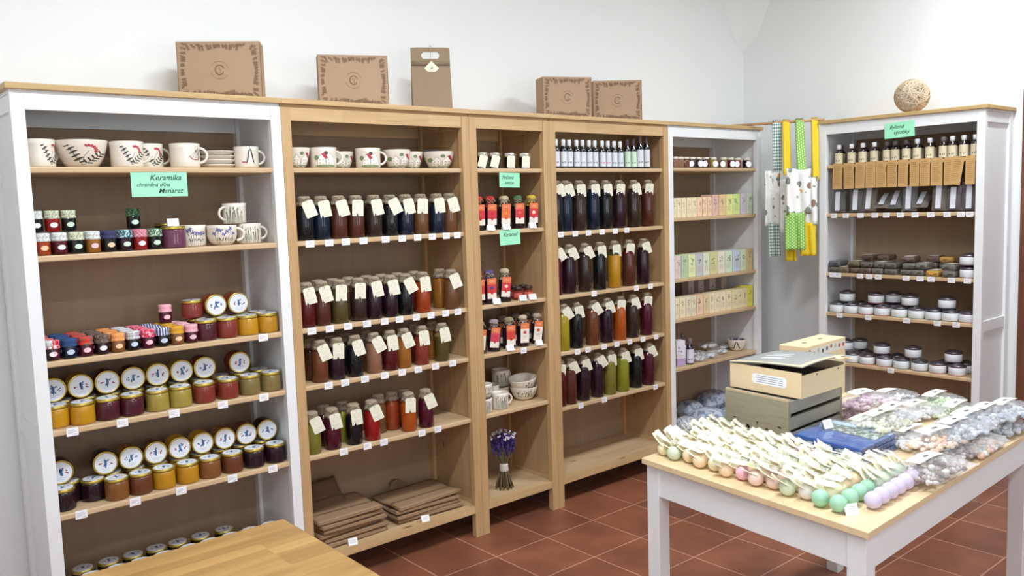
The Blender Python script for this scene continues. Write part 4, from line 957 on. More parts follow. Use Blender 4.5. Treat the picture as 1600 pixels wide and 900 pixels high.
for i, (px, Y) in enumerate(((809, 0.06), (825, 0.055), (803, 0.12), (818, 0.12))):
    t = thing('caramel_jar', '%s tiny caramel jar with dark lid beside the beige-capped bottle' % ['first', 'second', 'third', 'fourth'][i], 'jar', group='tiny caramel jars')
    part('glass_jar', lambda: MB().lathe([(0, 0.0005), (0.021, 0.0005), (0.023, 0.004), (0.023, 0.04), (0.018, 0.046), (0, 0.048)], 8, sm=False), LIQ['rusty red'], t, key='crj')
    part('lid', lambda: MB().lathe([(0.0185, 0.046), (0.0215, 0.048), (0.0215, 0.061), (0.02, 0.063), (0, 0.063)], 20), mat('dark brown lid', (60, 42, 40), 0.35), t, key='crl')
    part('label', lambda: MB().lathe([(0.0232, 0.012), (0.0236, 0.0125), (0.0236, 0.034), (0.0232, 0.0345)], 8, sm=False), mat('coral label', (206, 96, 82), 0.6), t, key='crlb')
    put(t, px, Y, z)
for i, (px, rz) in enumerate(((776, -0.3), (817, -0.3), (832, -0.3))):
    price_card('folded price card, %s on third shelf of narrow pine bookcase' % ORD[i], (xat(px, 0.014, z + 0.01), 0.0155, z + 0.0004), rz, tent=True, group='folded price cards')
z = 0.85
for i, (px, cap, c1, c2, tl) in enumerate(((750, (150, 140, 130), (232, 224, 210), (232, 224, 210), 0.1), (772, (150, 130, 140), PK, (236, 226, 214), 0.12), (795, (140, 128, 100), (206, 66, 44), (236, 226, 214), 0.0), (817, (190, 172, 150), (232, 224, 210), (232, 224, 210), 0.03), (840, (170, 150, 140), (228, 222, 206), (228, 222, 206), 0.12))):
    label_bottle(['bottle corner showing at the post on the fourth shelf', 'bottle with pink and orange label on the fourth shelf', 'bottle with orange and red label on the fourth shelf', 'bottle with plain cream label and pale cloth knob', 'last bottle with plain cream label by the shelf side'][i], px, 0.06, z, cap, c1, c2, tilt=tl, h=0.152)
for i, px in enumerate((768, 790, 812)):
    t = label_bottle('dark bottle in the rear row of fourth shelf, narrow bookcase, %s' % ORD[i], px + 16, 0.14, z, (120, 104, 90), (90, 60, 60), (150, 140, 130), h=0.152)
for i, (px, rz) in enumerate(((797, -0.3), (842, -0.2))):
    price_card('folded price card, %s on fourth shelf of narrow pine bookcase' % ORD[i], (xat(px, 0.014, z + 0.01), 0.0155, z + 0.0004), rz, tent=True, group='folded price cards')
price_card('price card hanging from fourth shelf edge of narrow bookcase', (xat(818, 0.012, z - 0.01), 0.0116, z + 0.0002), 0)
z = 0.565
b1 = put(mug('lower of two stacked bowls painted with dark grass', 0.070, 0.066, 'bowl', 'grass', handle=False, turn=0.2, seed=9), 822, 0.13, z)
b2 = put(mug('upper tilted bowl stacked in the dark grass bowl', 0.072, 0.066, 'bowl', 'grass', handle=False, turn=0.9, seed=10), 821, 0.13, z + 0.036); b2.rotation_euler = (0.05, -0.14, 0); b2.location.z = z + 0.046
put(mug('wide cup painted with green grass, front of the fifth shelf', 0.042, 0.078, 'mug', 'grass', turn=0.2, hang=-0.15, seed=11), 781, 0.07, z)
put(mug('tall mug with grass painting half hidden by the post', 0.036, 0.068, 'mug', 'grass', handle=False, turn=0.2, seed=12), 757, 0.06, z)
put(mug('mug stacked on the half hidden grass mug', 0.038, 0.068, 'cup', 'grass', handle=False, turn=0.2, seed=13), 757, 0.062, z + 0.0688)
s2 = put(mug('upturned bowl under the back grass mug', 0.060, 0.064, 'cup', 'grass', handle=False, turn=0.2, seed=14), 791, 0.235, z)
put(mug('dark grass mug standing on a bowl at the back', 0.046, 0.082, 'mug', 'grass', turn=0.1, hang=0.1, seed=15), 793, 0.235, z + 0.0648)
put(mug('small grey bowl behind the grass cup', 0.045, 0.095, 'bowl', 'grass', handle=False, turn=0.1, seed=16), 772, 0.18, z)
# lavender bunch
z = 0.15
t = thing('lavender_bouquet', 'bunch of dried lavender with white flowers tied with a pale band', 'bouquet')
R = rnd(4); st = MB(); fl = MB(); wh = MB()
for i in range(90):
    a = R.uniform(0, 2 * PI); q = math.sqrt(R.random()); b0 = 0.046 * q; top = 0.062 * q; zt = 0.235 + 0.035 * (1 - q * q) + R.uniform(-0.012, 0.012)
    P = [(b0 * math.cos(a), b0 * math.sin(a), R.uniform(0, 0.006)), (0.026 * q * math.cos(a), 0.026 * q * math.sin(a), 0.07), (0.017 * q * math.cos(a), 0.017 * q * math.sin(a), 0.105), (0.02 * q * math.cos(a), 0.02 * q * math.sin(a), 0.14), (top * 0.75 * math.cos(a), top * 0.75 * math.sin(a), zt - 0.05), (top * math.cos(a), top * math.sin(a), zt)]
    st.tube(P[:5], [0.0026, 0.002, 0.0018, 0.0018, 0.0015], 5)
    d = (Vector(P[5]) - Vector(P[4])).normalized()
    for k in range(7): c = Vector(P[4]).lerp(Vector(P[5]), k / 6); fl.ball(c, 0.0062 - 0.0004 * k, R.choice((0, 0, 1)), 6, 4, sc=(1, 1, 1.2))
for i in range(22):
    a = R.uniform(0, 2 * PI); q = R.uniform(0.2, 1.05); c = Vector((0.066 * q * math.cos(a), 0.066 * q * math.sin(a), 0.262 + 0.026 * (1 - q * q)))
    for k in range(4): b_ = R.uniform(0, 6.3); wh.ball((c.x + 0.005 * math.cos(b_), c.y + 0.005 * math.sin(b_), c.z + R.uniform(-0.004, 0.006)), 0.0042, 0, 6, 4)
part('stem_bundle', st, mat('dry grey stems', (122, 108, 78), 0.9), t); part('lavender_flowers', fl, [mat('lavender', (78, 56, 128), 0.9), mat('deep lavender', (48, 38, 84), 0.9)], t)
part('white_flowers', wh, mat('white petals', (214, 208, 226), 0.9), t)
part('tie_band', MB().lathe([(0.0215, 0.088), (0.0245, 0.092), (0.0215, 0.1), (0.0235, 0.106), (0.0205, 0.113), (0.0225, 0.12), (0.019, 0.126)], 20), mat('white ribbon', (206, 196, 190), 0.7), t)
put(t, 788, 0.10, z)

# --- unit 4
z = 1.713; BG = mat('black bottle glass', (18, 22, 30), 0.08, 0, 0.7)
labw = mat('white label', (216, 220, 228), 0.5); labg = mat('pale green label', (208, 214, 168), 0.5)
for i, (px, mk) in enumerate(((869, 0), (880.6, 0), (889.6, 0), (901, 1), (910.4, 1), (920.6, 2), (929.6, 2), (941, 3), (950, 3), (959.6, 4), (969, 4))):
    put(small_bottle('small white-capped bottle, %s' % where(i, 0, 4), BG, labw, 0.142, 0.0185, 'white', [DARKP, INK, DARKP, BERRY, LEAFG][mk], group='small white-capped bottles'), px, 0.04 , z, face=0.5)
for i, px in enumerate((980, 989.5)):
    put(small_bottle('grey-capped bottle with yellow green label, %s of a pair' % ORD[i], BG, labg, 0.16, 0.0185, 'grey', LEAFG, group='yellow green labelled pair'), px, 0.075, z, face=0.5)
for i, px in enumerate((1000, 1010)):
    put(small_bottle('tall grey-capped bottle with large white label, %s of a pair' % ORD[i], BG, labw, 0.178, 0.0195, 'grey', DARKP, group='tall white labelled pair'), px, 0.06, z, face=0.5)
bottles(4, 1, [(863, 'black'), (884.5, 'navy'), (905, 'dark brown'), (927, 'navy'), (946.5, 'black'), (967.5, 'dark purple'), (990, 'dark brown'), (1012, 'red brown')], True, 0.252, 0.0345, Y=0.055, seed0=11)
cards(4, 1, [876, 898.6, 919, 940.4, 961, 979])
bottles(4, 2, [(866, 'maroon'), (889.4, 'dark purple'), (914, 'dark brown'), (937, 'black'), (960, 'honey', 'olive'), (982.5, 'red brown', 'dark red'), (1005, 'dark purple')], True, 0.248, 0.035, Y=0.055, seed0=12)
cards(4, 2, [928, 994, 1016])
bottles(4, 3, [(880, 'yellow'), (901, 'black'), (925.7, 'chestnut'), (948, 'dark purple'), (968.6, 'orange'), (988, 'dark brown'), (1010, 'maroon')], True, 0.236, 0.035, Y=0.055, seed0=13)
cards(4, 3, [902, 918.5, 943.6, 963.5, 983.7, 1004.4, 1025])
bottles(4, 4, [(868, 'dark red'), (890, 'red brown'), (911.7, 'near black'), (933.7, 'dark purple'), (953, 'greenish yellow'), (973, 'green yellow'), (993.7, 'black'), (1013, 'maroon')], True, 0.236, 0.035, Y=0.055, seed0=14)
cards(4, 4, [907.4, 944, 1024])

# --- unit 5
z = 1.718
for i, (px, c) in enumerate(((1054, 'pinkish brown'), (1062, 'pinkish brown'), (1071, 'chestnut'), (1081, 'dark brown'), (1091, 'near black'), (1102, 'maroon'), (1114, 'pale green'), (1130, 'khaki'), (1141, 'maroon'), (1152, 'rusty red'), (1166, 'near black'))):
    t = thing('honey_jar', '%s little jar with round white label, %s' % (c, where(i, 0, 5)), 'jar', group='little jars with round labels')
    part('glass_jar', lambda: MB().lathe([(0, 0.0005), (0.023, 0.0005), (0.0245, 0.004), (0.0245, 0.042), (0.02, 0.048), (0, 0.049)], 20), LIQ[c], t, key='hj')
    part('lid', lambda: MB().lathe([(0.0205, 0.048), (0.022, 0.05), (0.022, 0.060), (0.02, 0.062), (0, 0.062)], 20), mat('cream lid', (214, 206, 190), 0.3), t, key='hl')
    if i > 2: part('round_label', lambda: MB().add([(x, -0.0262, zz) for x, zz in ell(0, 0.023, 0.0165, 0.0185, 0, 18)], [tuple(range(18))]).tube([(0.0, -0.0255, 0.045), (0, -0.021, 0.05)], 0.001, 4), PAPER, t, key='hlb', loc=(-0.012 if i % 2 else 0.006, 0, 0))
    put(t, px, 0.045, z, face=0.6)
def boxes(sh, edges, h, Y=0.03, d=0.085, what='tea box', extra=''):
    z = SHZ[5][sh]
    for i, (a, b, c, cn, hh) in enumerate(edges):
        Xa, Xb = xat(a, Y, z + 0.05), xat(b, Y, z + 0.05); wd = (Xb - Xa) - 0.0015
        t = tea_box('%s %s, %s' % (cn, what + extra, where(i, sh, 5)), c, round(wd, 4), hh, d, seed=sh * 20 + i, group='cartons on the tea shelves'); t.location = ((Xa + Xb) / 2, Y, z + G)
CR, PKK, BE, YE, GY, LG, PG, TN, PB = (236, 220, 184), (222, 182, 170), (228, 196, 150), (228, 226, 152), (206, 222, 140), (196, 186, 198), (204, 214, 188), (208, 186, 130), (186, 194, 202)
s = 7.5
def e(l, off=1045.0, k=7.5): return [(off + a / k, off + b / k, c, n, h) for a, b, c, n, h in l]
boxes(1, e([(40, 92, CR, 'cream', 0.113), (95, 148, CR, 'cream', 0.113), (152, 205, CR, 'cream', 0.113), (212, 270, CR, 'cream', 0.113), (272, 330, CR, 'cream', 0.113), (336, 391, (240, 206, 172), 'peach', 0.113), (397, 450, (240, 206, 172), 'peach', 0.113), (456, 506, (240, 206, 172), 'peach', 0.113),
              (512, 584, PKK, 'dusty pink', 0.126), (590, 668, BE, 'tan flowered', 0.126), (674, 750, YE, 'pale yellow', 0.126), (753, 834, GY, 'lime', 0.126), (840, 908, LG, 'lilac', 0.126), (914, 980, PG, 'pale sage', 0.126)]), 0.12)
k = 6.92
boxes(2, e([(62, 131, (226, 206, 204), 'pale pink', 0.132), (137, 207, (184, 206, 168), 'sage green', 0.132), (213, 290, (224, 230, 176), 'pale lime', 0.132), (294, 367, (196, 196, 202), 'grey', 0.132), (373, 441, (216, 222, 200), 'pale green', 0.132), (445, 527, (214, 206, 150), 'mustard', 0.132), (532, 607, (230, 222, 204), 'ivory', 0.132),
              (612, 687, (208, 224, 194), 'mint', 0.132), (691, 772, (192, 200, 212), 'pale blue', 0.132), (778, 838, (206, 216, 182), 'moss', 0.132), (840, 906, TN, 'tan', 0.132)], k=6.92), 0.13)
boxes(3, e([(70, 115, CR, 'cream', 0.118), (120, 183, CR, 'cream', 0.118), (188, 245, (226, 214, 186), 'ivory', 0.118), (247, 300, (226, 214, 186), 'ivory', 0.118), (305, 372, (232, 198, 170), 'peach', 0.118), (377, 434, (222, 200, 156), 'sand', 0.118), (438, 494, CR, 'cream', 0.118), (496, 553, CR, 'cream', 0.118), (558, 618, CR, 'cream', 0.118),
              (623, 683, (236, 218, 178), 'cream', 0.118), (687, 742, (228, 212, 170), 'cream', 0.118), (744, 795, (228, 212, 170), 'cream', 0.118), (797, 848, (228, 212, 170), 'cream', 0.118), (851, 908, (220, 214, 84), 'bright yellow', 0.13)], k=6.92), 0.12, what='tea carton')
for i, (a, b) in enumerate(((213, 272), (322, 382), (443, 506), (568, 626))):
    Y = 0.2; zz = 0.97; Xa, Xb = xat(1045 + a / 6.92, Y, zz), xat(1045 + b / 6.92, Y, zz)
    t = tea_box('pinkish carton at the back, %s of four above the cream row' % ORD[i], (206, 186, 178), round(Xb - Xa, 3), 0.19, 0.05, seed=i, group='cartons at the back'); t.location = ((Xa + Xb) / 2, Y, 0.855 + G)
z = 0.57
t = tea_box('white and lilac leaflet box beside the small dark bottle', (226, 222, 230), 0.062, 0.15, 0.05, mark=mat('lilac print', (150, 130, 170), 0.7), seed=77, group='lilac box'); put(t, 1064, 0.05, z, rz=-0.3)
part('lilac_band', MB().box(-0.0312, 0.0312, -0.0006, 0.0505, 0.002, 0.045), mat('lilac band', (186, 158, 200), 0.6), t)
put(small_bottle('dark bottle with white portrait label by the lilac box', BG, mat('lilac white label', (220, 214, 228), 0.5), 0.155, 0.023, 'grey', DARKP, group=None), 1078, 0.05, z, face=0.6)
put(small_bottle('dark bottle half hidden behind the lilac box', BG, labw, 0.165, 0.021, 'grey', DARKP, group=None), 1067, 0.14, z, face=0.6)
FILM = film_mat(gloss=0.08)
def pillow_fn(w, d, h, R, amp=0.1):
    ph = [R.uniform(0, 6.3) for _ in range(8)]
    def f(u, v, sg):
        x = (u - 0.5) * w; y = (v - 0.5) * d
        e_ = max(0.0, (1 - abs(2 * u - 1) ** 3.2)) ** 0.55 * max(0.0, (1 - abs(2 * v - 1) ** 3.2)) ** 0.55
        wr = 1 + amp * (math.sin(u * 19 + ph[0] + 3 * v) + math.sin(v * 23 + ph[1] + 4 * u) + math.sin((u + v) * 31 + ph[2])) / 2
        edge = 0.045 * min(w, d) * (math.sin(u * 14 + ph[3]) + math.sin(v * 12 + ph[4]))
        return (x + edge * (abs(2 * v - 1) ** 6) * 0.6, y + edge * (abs(2 * u - 1) ** 6), h / 2 + sg * h / 2 * e_ * (wr if sg > 0 else 0.92))
    return f
def pillow_mb(w, d, h, seed, n=14, amp=0.1):
    f = pillow_fn(w, d, h, rnd(seed), amp); mb = MB()
    mb.sheet(lambda u, v: f(u, v, 1), n, n); mb.sheet(lambda u, v: f(1 - u, v, -1), n, n); return mb
def cello(label, loc, rz, w, d, h, cols, seed, name='cellophane_bag', cat='bag', lump=0.012, n=46, group=None, card=True, cardc=None, tiltx=0.0):
    t = thing(name, label, cat, loc, rz, group=group); R = rnd(seed)
    t.rotation_euler = (tiltx, 0, rz)
    ct = MB()
    for i in range(n):
        u, v = R.uniform(-0.43, 0.43), R.uniform(-0.40, 0.40); hh = h * (1 - abs(2 * u) ** 3) * (1 - abs(2 * v) ** 3)
        zz = min(lump * 0.85 + R.random() * max(hh - lump * 1.9, 0), h - lump)
        ct.ball((u * w, v * d, zz + 0.001), lump * R.uniform(0.6, 1.0), R.randrange(len(cols)), 7, 5, sc=(1, R.uniform(0.7, 1), R.uniform(0.5, 0.85)))
    part('contents', ct, [mat('lump %d_%d_%d' % c, c, 0.7) for c in cols], t, kind='stuff')
    part('cellophane', pillow_mb(w, d, h, seed, amp=0.16), FILM, t)
    if card:
        W2, D2 = w * 0.27, 0.021
        def cf():
            mb = MB().sheet(lambda u, v: ((u - 0.5) * 2 * W2, -D2 + v * 2 * D2, 0.004 * math.sin(PI * u)), 6, 2, 0.0012, 0, False)
            mb.add([(x, y - 0.004, 0.0052) for x, y in ell(0, 0, 0.013, 0.0055, 0, 12)], [tuple(range(12))], 1)
            return mb
        part('header_card', cf, [cardc or mat('bag card', (240, 238, 228), 0.7), mat('dark hang hole', (96, 92, 92), 0.7)], t, loc=(R.uniform(-0.01, 0.01), d * 0.12, h + 0.003), rot=(R.uniform(-0.1, 0.1), R.uniform(-0.08, 0.08), R.uniform(-0.1, 0.1)))
    return t
WS = [(226, 224, 228), (206, 206, 212)]
for i, (px, Y, dz, sx) in enumerate(((1094, 0.06, 0, 0.11), (1108, 0.08, 0, 0.11), (1090, 0.15, 0, 0.11), (1121, 0.12, 0, 0.12), (1106, 0.17, 0.035, 0.12), (1133, 0.19, 0.0, 0.11))):
    c = cello('small clear bag of white soaps, %s in the heap beside the painted bowl' % ORD[i], (xat(px, Y, z + 0.02), Y, z + 0.001 + dz), rnd(i).uniform(-0.9, 0.4), sx, 0.08, 0.038, WS, 40 + i, lump=0.017, n=12, card=False, name='soap_bag', group='clear bags of white soaps')
b = put(mug('white bowl with black leaves full of dark trinkets', 0.060, 0.072, 'bowl', 'fern', turn=-0.2, hang=0.15, seed=3), 1151, 0.11, z)
ct = MB(); R = rnd(6)
for i in range(26): a = R.uniform(0, 6.3); q = R.uniform(0, 0.04); ct.ball((b.location.x + q * math.cos(a), b.location.y + q * math.sin(a), z + 0.062 + R.uniform(0, 0.012)), R.uniform(0.007, 0.012), R.randrange(2), 7, 5)
o = part('trinket_filling', ct, [mat('dark trinkets', (70, 60, 70), 0.4), mat('grey trinkets', (128, 120, 130), 0.4)], None, kind='stuff'); tag(o, 'dark trinkets heaped in the painted bowl', 'trinkets')
LB = [fabric('lavender pillow print', 'blot', (186, 194, 210), (118, 130, 158), 0.03), fabric('speckled pillow print', 'dots', (214, 216, 222), (120, 128, 150), 0.02), fabric('white patched print', 'blot', (212, 220, 232), (142, 156, 182), 0.04)]
z = 0.15
for i, (px, Y, w_, d_, h_, dz, m, rz, n) in enumerate(((1072, 0.095, 0.17, 0.14, 0.085, 0, 1, 0.1, 'speckled white'), (1105, 0.10, 0.21, 0.16, 0.10, 0, 2, -0.12, 'blue striped'), (1077, 0.25, 0.17, 0.13, 0.12, 0, 0, 0.1, 'dark blue'), (1125, 0.255, 0.23, 0.135, 0.14, 0.0, 0, 0.0, 'grey blue'), (1148, 0.10, 0.2, 0.15, 0.06, 0, 2, 0, 'pale blue'))):
    t = thing('scented_pillow', '%s pillow in clear wrap on the bottom shelf, corner bookcase' % n, 'pillow', (min(max(xat(px, Y, z + 0.05), UX[5] + 0.045 + w_ * 0.56), UX[5] + 0.855 - w_ * 0.56), Y, z + 0.002 + dz), rz, group=None)
    part('pillow_cloth', pillow_mb(w_, d_, h_, 60 + i, amp=0.05), LB[m], t); part('clear_wrap', pillow_mb(w_ * 1.06, d_ * 1.06, h_ * 1.03, 90 + i, amp=0.08), FILM, t)

# --- unit 6 (side bookcase)
z = 1.71; BR = mat('brown bottle glass', (34, 24, 22), 0.1, 0, 0.7); LC = mat('beige herb label', (214, 202, 170), 0.6)
P6 = (1311, 1330.6, 1348, 1366, 1386, 1399, 1416, 1433, 1452.7, 1475, 1487, 1506, 1524)
for i, px in enumerate(P6):
    put6(small_bottle('front brown herb bottle, %s' % where(i, 0, 6), BR, LC, 0.115, 0.0225, 'white' if i not in (4, 5, 6, 9) else 'grey', DARKP, group='brown herb bottles'), px, 0.05, z, face=0.9)
    if i < 12: put6(small_bottle('rear brown herb bottle, %s' % where(i, 0, 6), BR, LC, 0.115, 0.0225, 'grey', DARKP, group='brown herb bottles'), px + 4, 0.13, z, face=0.9)
KL = mat('kraft leaflet', (196, 156, 100), 0.8)
EK = [(1300.7, 1316.3), (1317.6, 1334), (1336, 1351.4), (1352, 1368), (1368, 1385), (1386, 1402), (1403, 1419), (1421, 1436.4), (1436.6, 1453), (1454, 1473), (1474.6, 1489), (1488, 1507), (1508, 1524)]
for i, (a, b) in enumerate(EK):
    X = SX + 0.008; ya, yb = yat(a, X, 1.66), yat(b, X, 1.66); wd = abs(yb - ya) - 0.002
    def kf():
        mb = MB().poly([(-wd / 2, -0.135), (wd / 2, -0.135), (wd / 2, 0.012), (-wd / 2, 0.012)], 0.0006)
        R = rnd(i)
        for k_ in range(11): zz = -0.008 - k_ * 0.0105; x1 = wd * R.uniform(0.12, 0.36); mb.add([(x, -0.0009, q) for x, q in ((-wd * 0.36, zz), (x1, zz), (x1, zz + 0.003 + (0.003 if k_ in (1, 2) else 0)), (-wd * 0.36, zz + 0.003))], [(0, 1, 2, 3)], 1)
        return mb
    o = part('kraft_leaflet', kf, [KL, mat('print on kraft leaflet', (160, 122, 76), 0.8)]); o.location = (X + 0.0026 - 0.0015 * (i % 2), (ya + yb) / 2, 1.705); o.rotation_euler = (0, 0.16 if i == 11 else rnd(i).uniform(-0.015, 0.02), -PI / 2)
    tag(o, 'kraft leaflet hanging from the top shelf edge, %s by the door' % (ORD[i] + ' from left'), 'leaflet', 'kraft leaflets')
X = SX - 0.0025
t = sign('mint green sign on the frame above the brown herb bottles', [('Bylinné', -0.015, -0.026, 0.027), ('výrobky', 0.01, -0.056, 0.027)], 0.165, 0.084, (SX - 0.0005, yat(1405, SX, 1.9), 1.9215), (0, -0.03, -PI / 2))
# tall and low herb bags
z = 1.428
def herb_bag(label, w, h, d, cl, lab, seed, lean=0.12):
    t = thing('herb_bag', label, 'bag', group='clear bags of dried herbs'); R = rnd(seed)
    f = pillow_fn(w, h, d, R, 0.12)
    def bag():
        mb = MB()
        for sg in (1, -1): mb.sheet(lambda u, v: (lambda p: (p[0], -p[2] + d, p[1] + h / 2))(f(u if sg > 0 else 1 - u, v, sg)), 10, 10)
        return mb
    part('herb_filling', bag, cl, t); 
    o = part('clear_bag', bag, FILM, t); o.scale = (1.03, 1.05, 1.01); o.location = (0, -0.002, 0)
    part('long_label', lambda: MB().sheet(lambda u, v: (-w * 0.2 + u * w * 0.36, -0.0045 - 0.002 * math.sin(PI * v), h * 0.06 + v * h * 0.88), 1, 6, 0.0008, 0, False), lab, t)
    return t
HB = [mat('dried herb dark', (74, 72, 70), 0.8, noise=0.3, nscale=120), mat('dried herb brown', (96, 78, 60), 0.8, noise=0.3, nscale=120), mat('dried herb purple', (70, 44, 54), 0.8, noise=0.3, nscale=120)]
WL = mat('silver white label', (206, 208, 216), 0.5)
for i, (px, h, l, hb) in enumerate(((1309, 0.125, 0.1, 0), (1336, 0.135, 0.15, 0), (1356, 0.14, 0.25, 1), (1376, 0.125, 1.05, 1), (1395, 0.13, 0.85, 0), (1419, 0.15, 0.15, 0), (1436, 0.125, 1.0, 1), (1466, 0.15, 0.15, 1), (1489, 0.13, 0.15, 2), (1514, 0.15, 0.1, 2))):
    t = herb_bag('%s herb bag with long label, %s' % ('leaning' if l > 0.5 else 'upright', where(i, 1, 6)), 0.075, h, 0.035, HB[hb], WL, i)
    put6(t, px, 0.03, z, face=0.0); t.rotation_euler = (-l * 0.95 if l > 0.5 else -l, 0, -PI / 2 + 0.12); t.location.x = SX + 0.03; t.location.z = z + 0.004 + 0.044 * math.sin(l * (0.95 if l > 0.5 else 1))
cards(6, 1, [1303, 1321.7, 1344.8, 1367, 1385, 1407, 1430, 1454.5, 1480, 1501.6, 1515.5])
# flat packets in piles
z = 1.08
PK_ = [mat('packet olive', (110, 100, 80), 0.35, 0, 0.5, noise=0.25, nscale=90), mat('packet grey', (108, 106, 98), 0.3, 0, 0.5, noise=0.25, nscale=90), mat('packet gold', (196, 150, 76), 0.3, 0, 0.5, noise=0.15, nscale=90), mat('packet brown', (104, 84, 74), 0.35, 0, 0.5, noise=0.25, nscale=90), mat('packet slate', (90, 92, 98), 0.3, 0, 0.5, noise=0.25, nscale=90)]
PL = [(1311, 0.03, 0, 1, 0), (1326, 0.03, 0, 0, 1), (1343, 0.03, 0, 3, 0), (1360, 0.03, 0, 3, 0), (1379, 0.035, 0, 1, 0), (1398, 0.03, 0, 1, 0), (1422, 0.03, 0, 1, 0), (1441, 0.03, 0, 1, 0), (1464, 0.025, 0, 2, 1), (1489, 0.02, 0, 1, 1),
      (1311, 0.04, 1, 4, 0), (1341, 0.04, 1, 0, 1), (1361, 0.04, 1, 1, 0), (1382, 0.045, 1, 1, 1), (1399, 0.04, 1, 1, 0), (1425, 0.04, 1, 1, 0), (1447, 0.045, 1, 1, 1), (1489, 0.03, 1, 1, 1), (1363, 0.12, 2, 3, 1), (1386, 0.12, 2, 3, 0), (1424, 0.06, 2, 3, 1), (1463, 0.13, 1, 3, 0), (1463, 0.14, 2, 3, 1), (1484, 0.13, 2, 2, 0), (1345, 0.14, 1, 3, 0), (1405, 0.13, 1, 3, 0), (1427, 0.13, 1, 3, 0), (1484, 0.14, 1, 1, 0)]
for i, (px, d, lv, m, lb) in enumerate(PL):
    t = thing('herb_packet', '%s herb packet in the %s layer of piles, %s along third shelf' % (['grey olive', 'grey', 'gold', 'brown', 'slate'][m], ['bottom', 'second', 'top'][lv], ['first', 'second', 'third', 'fourth', 'fifth', 'sixth', 'seventh', 'eighth', 'ninth', 'tenth', 'eleventh'][int((px - 1296) / 20)]) + (', rear' if d > 0.1 else ''), 'packet', group='herb packets in piles')
    def pk():
        R = rnd(i % 6); ph = R.uniform(0, 6); mb = MB().box(-0.035, 0.035, -0.062, 0.062, 0.001, 0.0325, bev=0.009)
        mb.V = [(x + 0.001 * math.sin(y * 90 + ph), y + 0.003 * math.sin(x * 120 + ph), z_ if z_ < 0.004 else z_ + 0.0008 * math.sin(x * 150 + y * 70 + ph)) for x, y, z_ in mb.V]
        for sg in (-1, 1): mb.sheet(lambda u, v: (-0.032 + 0.064 * u, sg * (0.060 + 0.014 * v), 0.017 + 0.005 * math.sin(9 * u + ph) * v), 6, 2, 0.001)
        return mb
    part('packet', pk, PK_[m], t, key=('hp', i % 6))
    if lb: part('paper_label', lambda: MB().sheet(lambda u, v: (-0.024 + 0.048 * u, -0.055 + v * 0.10, 0.0346), 1, 4, 0.0008, 0, False), mat('packet label', (214, 208, 196), 0.6), t, key='hpl')
    put6(t, px, d + 0.062, z + lv * 0.0345, rz=rnd(i).uniform(-0.12, 0.15)); 
PB_ = {'green': mat('tin base green', (150, 190, 170), 0.4), 'pink': mat('tin base pink', (200, 120, 130), 0.4), 'blue': mat('tin base blue', (120, 150, 170), 0.4), 'grey': mat('tin base grey', (150, 150, 156), 0.4), 'mauve': mat('tin base mauve', (120, 80, 100), 0.4)}
def tins(z, L, sh):
    for i, (px, d, lv, c) in enumerate(L):
        put6(tin('round tin with %s base, %s, %s along %s shelf by door' % (c, ['standing', 'stacked above'][lv] + (' behind' if d > 0.1 else ''), ORD[i], ['third', 'fourth', 'fifth'][sh - 2]), PB_[c]), px, d, z + lv * 0.0668)
tins(1.08, [(1514, 0.062, 0, 'mauve'), (1514, 0.057, 1, 'mauve')], 2)
cards(6, 2, [1301, 1310, 1344, 1358, 1372.5, 1416, 1437.8, 1455, 1486.8, 1511.8])
tins(0.843, [(1306, 0.062, 0, 'green'), (1330, 0.062, 0, 'blue'), (1354, 0.062, 0, 'pink'), (1379, 0.062, 0, 'pink'), (1406, 0.062, 0, 'green'), (1433, 0.062, 0, 'green'), (1462.4, 0.062, 0, 'blue'), (1490, 0.062, 0, 'grey'), (1512, 0.062, 0, 'pink'),
             (1346, 0.156, 0, 'grey'), (1367, 0.156, 0, 'grey'), (1396, 0.156, 0, 'grey'), (1318, 0.156, 0, 'grey'), (1425, 0.156, 0, 'grey'), (1480, 0.156, 0, 'grey'), (1324, 0.085, 1, 'green'), (1369, 0.085, 1, 'pink'), (1396.6, 0.156, 1, 'mauve'), (1422, 0.085, 1, 'grey'), (1480, 0.075, 1, 'blue')][:18] , 3)
put6(tin('round tin stacked above the middle of the fourth shelf tins', PB_['grey']), 1422, 0.085, 0.843 + 0.0668); put6(tin('round tin stacked alone towards the end of fourth shelf', PB_['blue']), 1480, 0.075, 0.843 + 0.0668)
cards(6, 3, [1312, 1356.8, 1416.6, 1464.7, 1494])
tins(0.552, [(1303, 0.062, 0, 'grey'), (1332, 0.062, 0, 'grey'), (1355.4, 0.062, 0, 'pink'), (1382.4, 0.062, 0, 'pink'), (1409, 0.062, 0, 'green'), (1437, 0.062, 0, 'blue'), (1465.6, 0.062, 0, 'pink'), (1496, 0.062, 0, 'pink'),
             (1352, 0.156, 0, 'mauve'), (1379, 0.156, 0, 'mauve'), (1402, 0.156, 0, 'mauve'), (1480, 0.156, 0, 'mauve'), (1509, 0.156, 0, 'mauve'), (1322, 0.085, 1, 'blue'), (1378, 0.085, 1, 'mauve'), (1427, 0.085, 1, 'grey'), (1490, 0.085, 1, 'grey')], 4)
put6(tin('shaded round tin stacked farthest back on the fifth shelf', PB_['grey']), 1343, 0.16, 0.552 + 0.0668)
cards(6, 4, [1392])
settle()
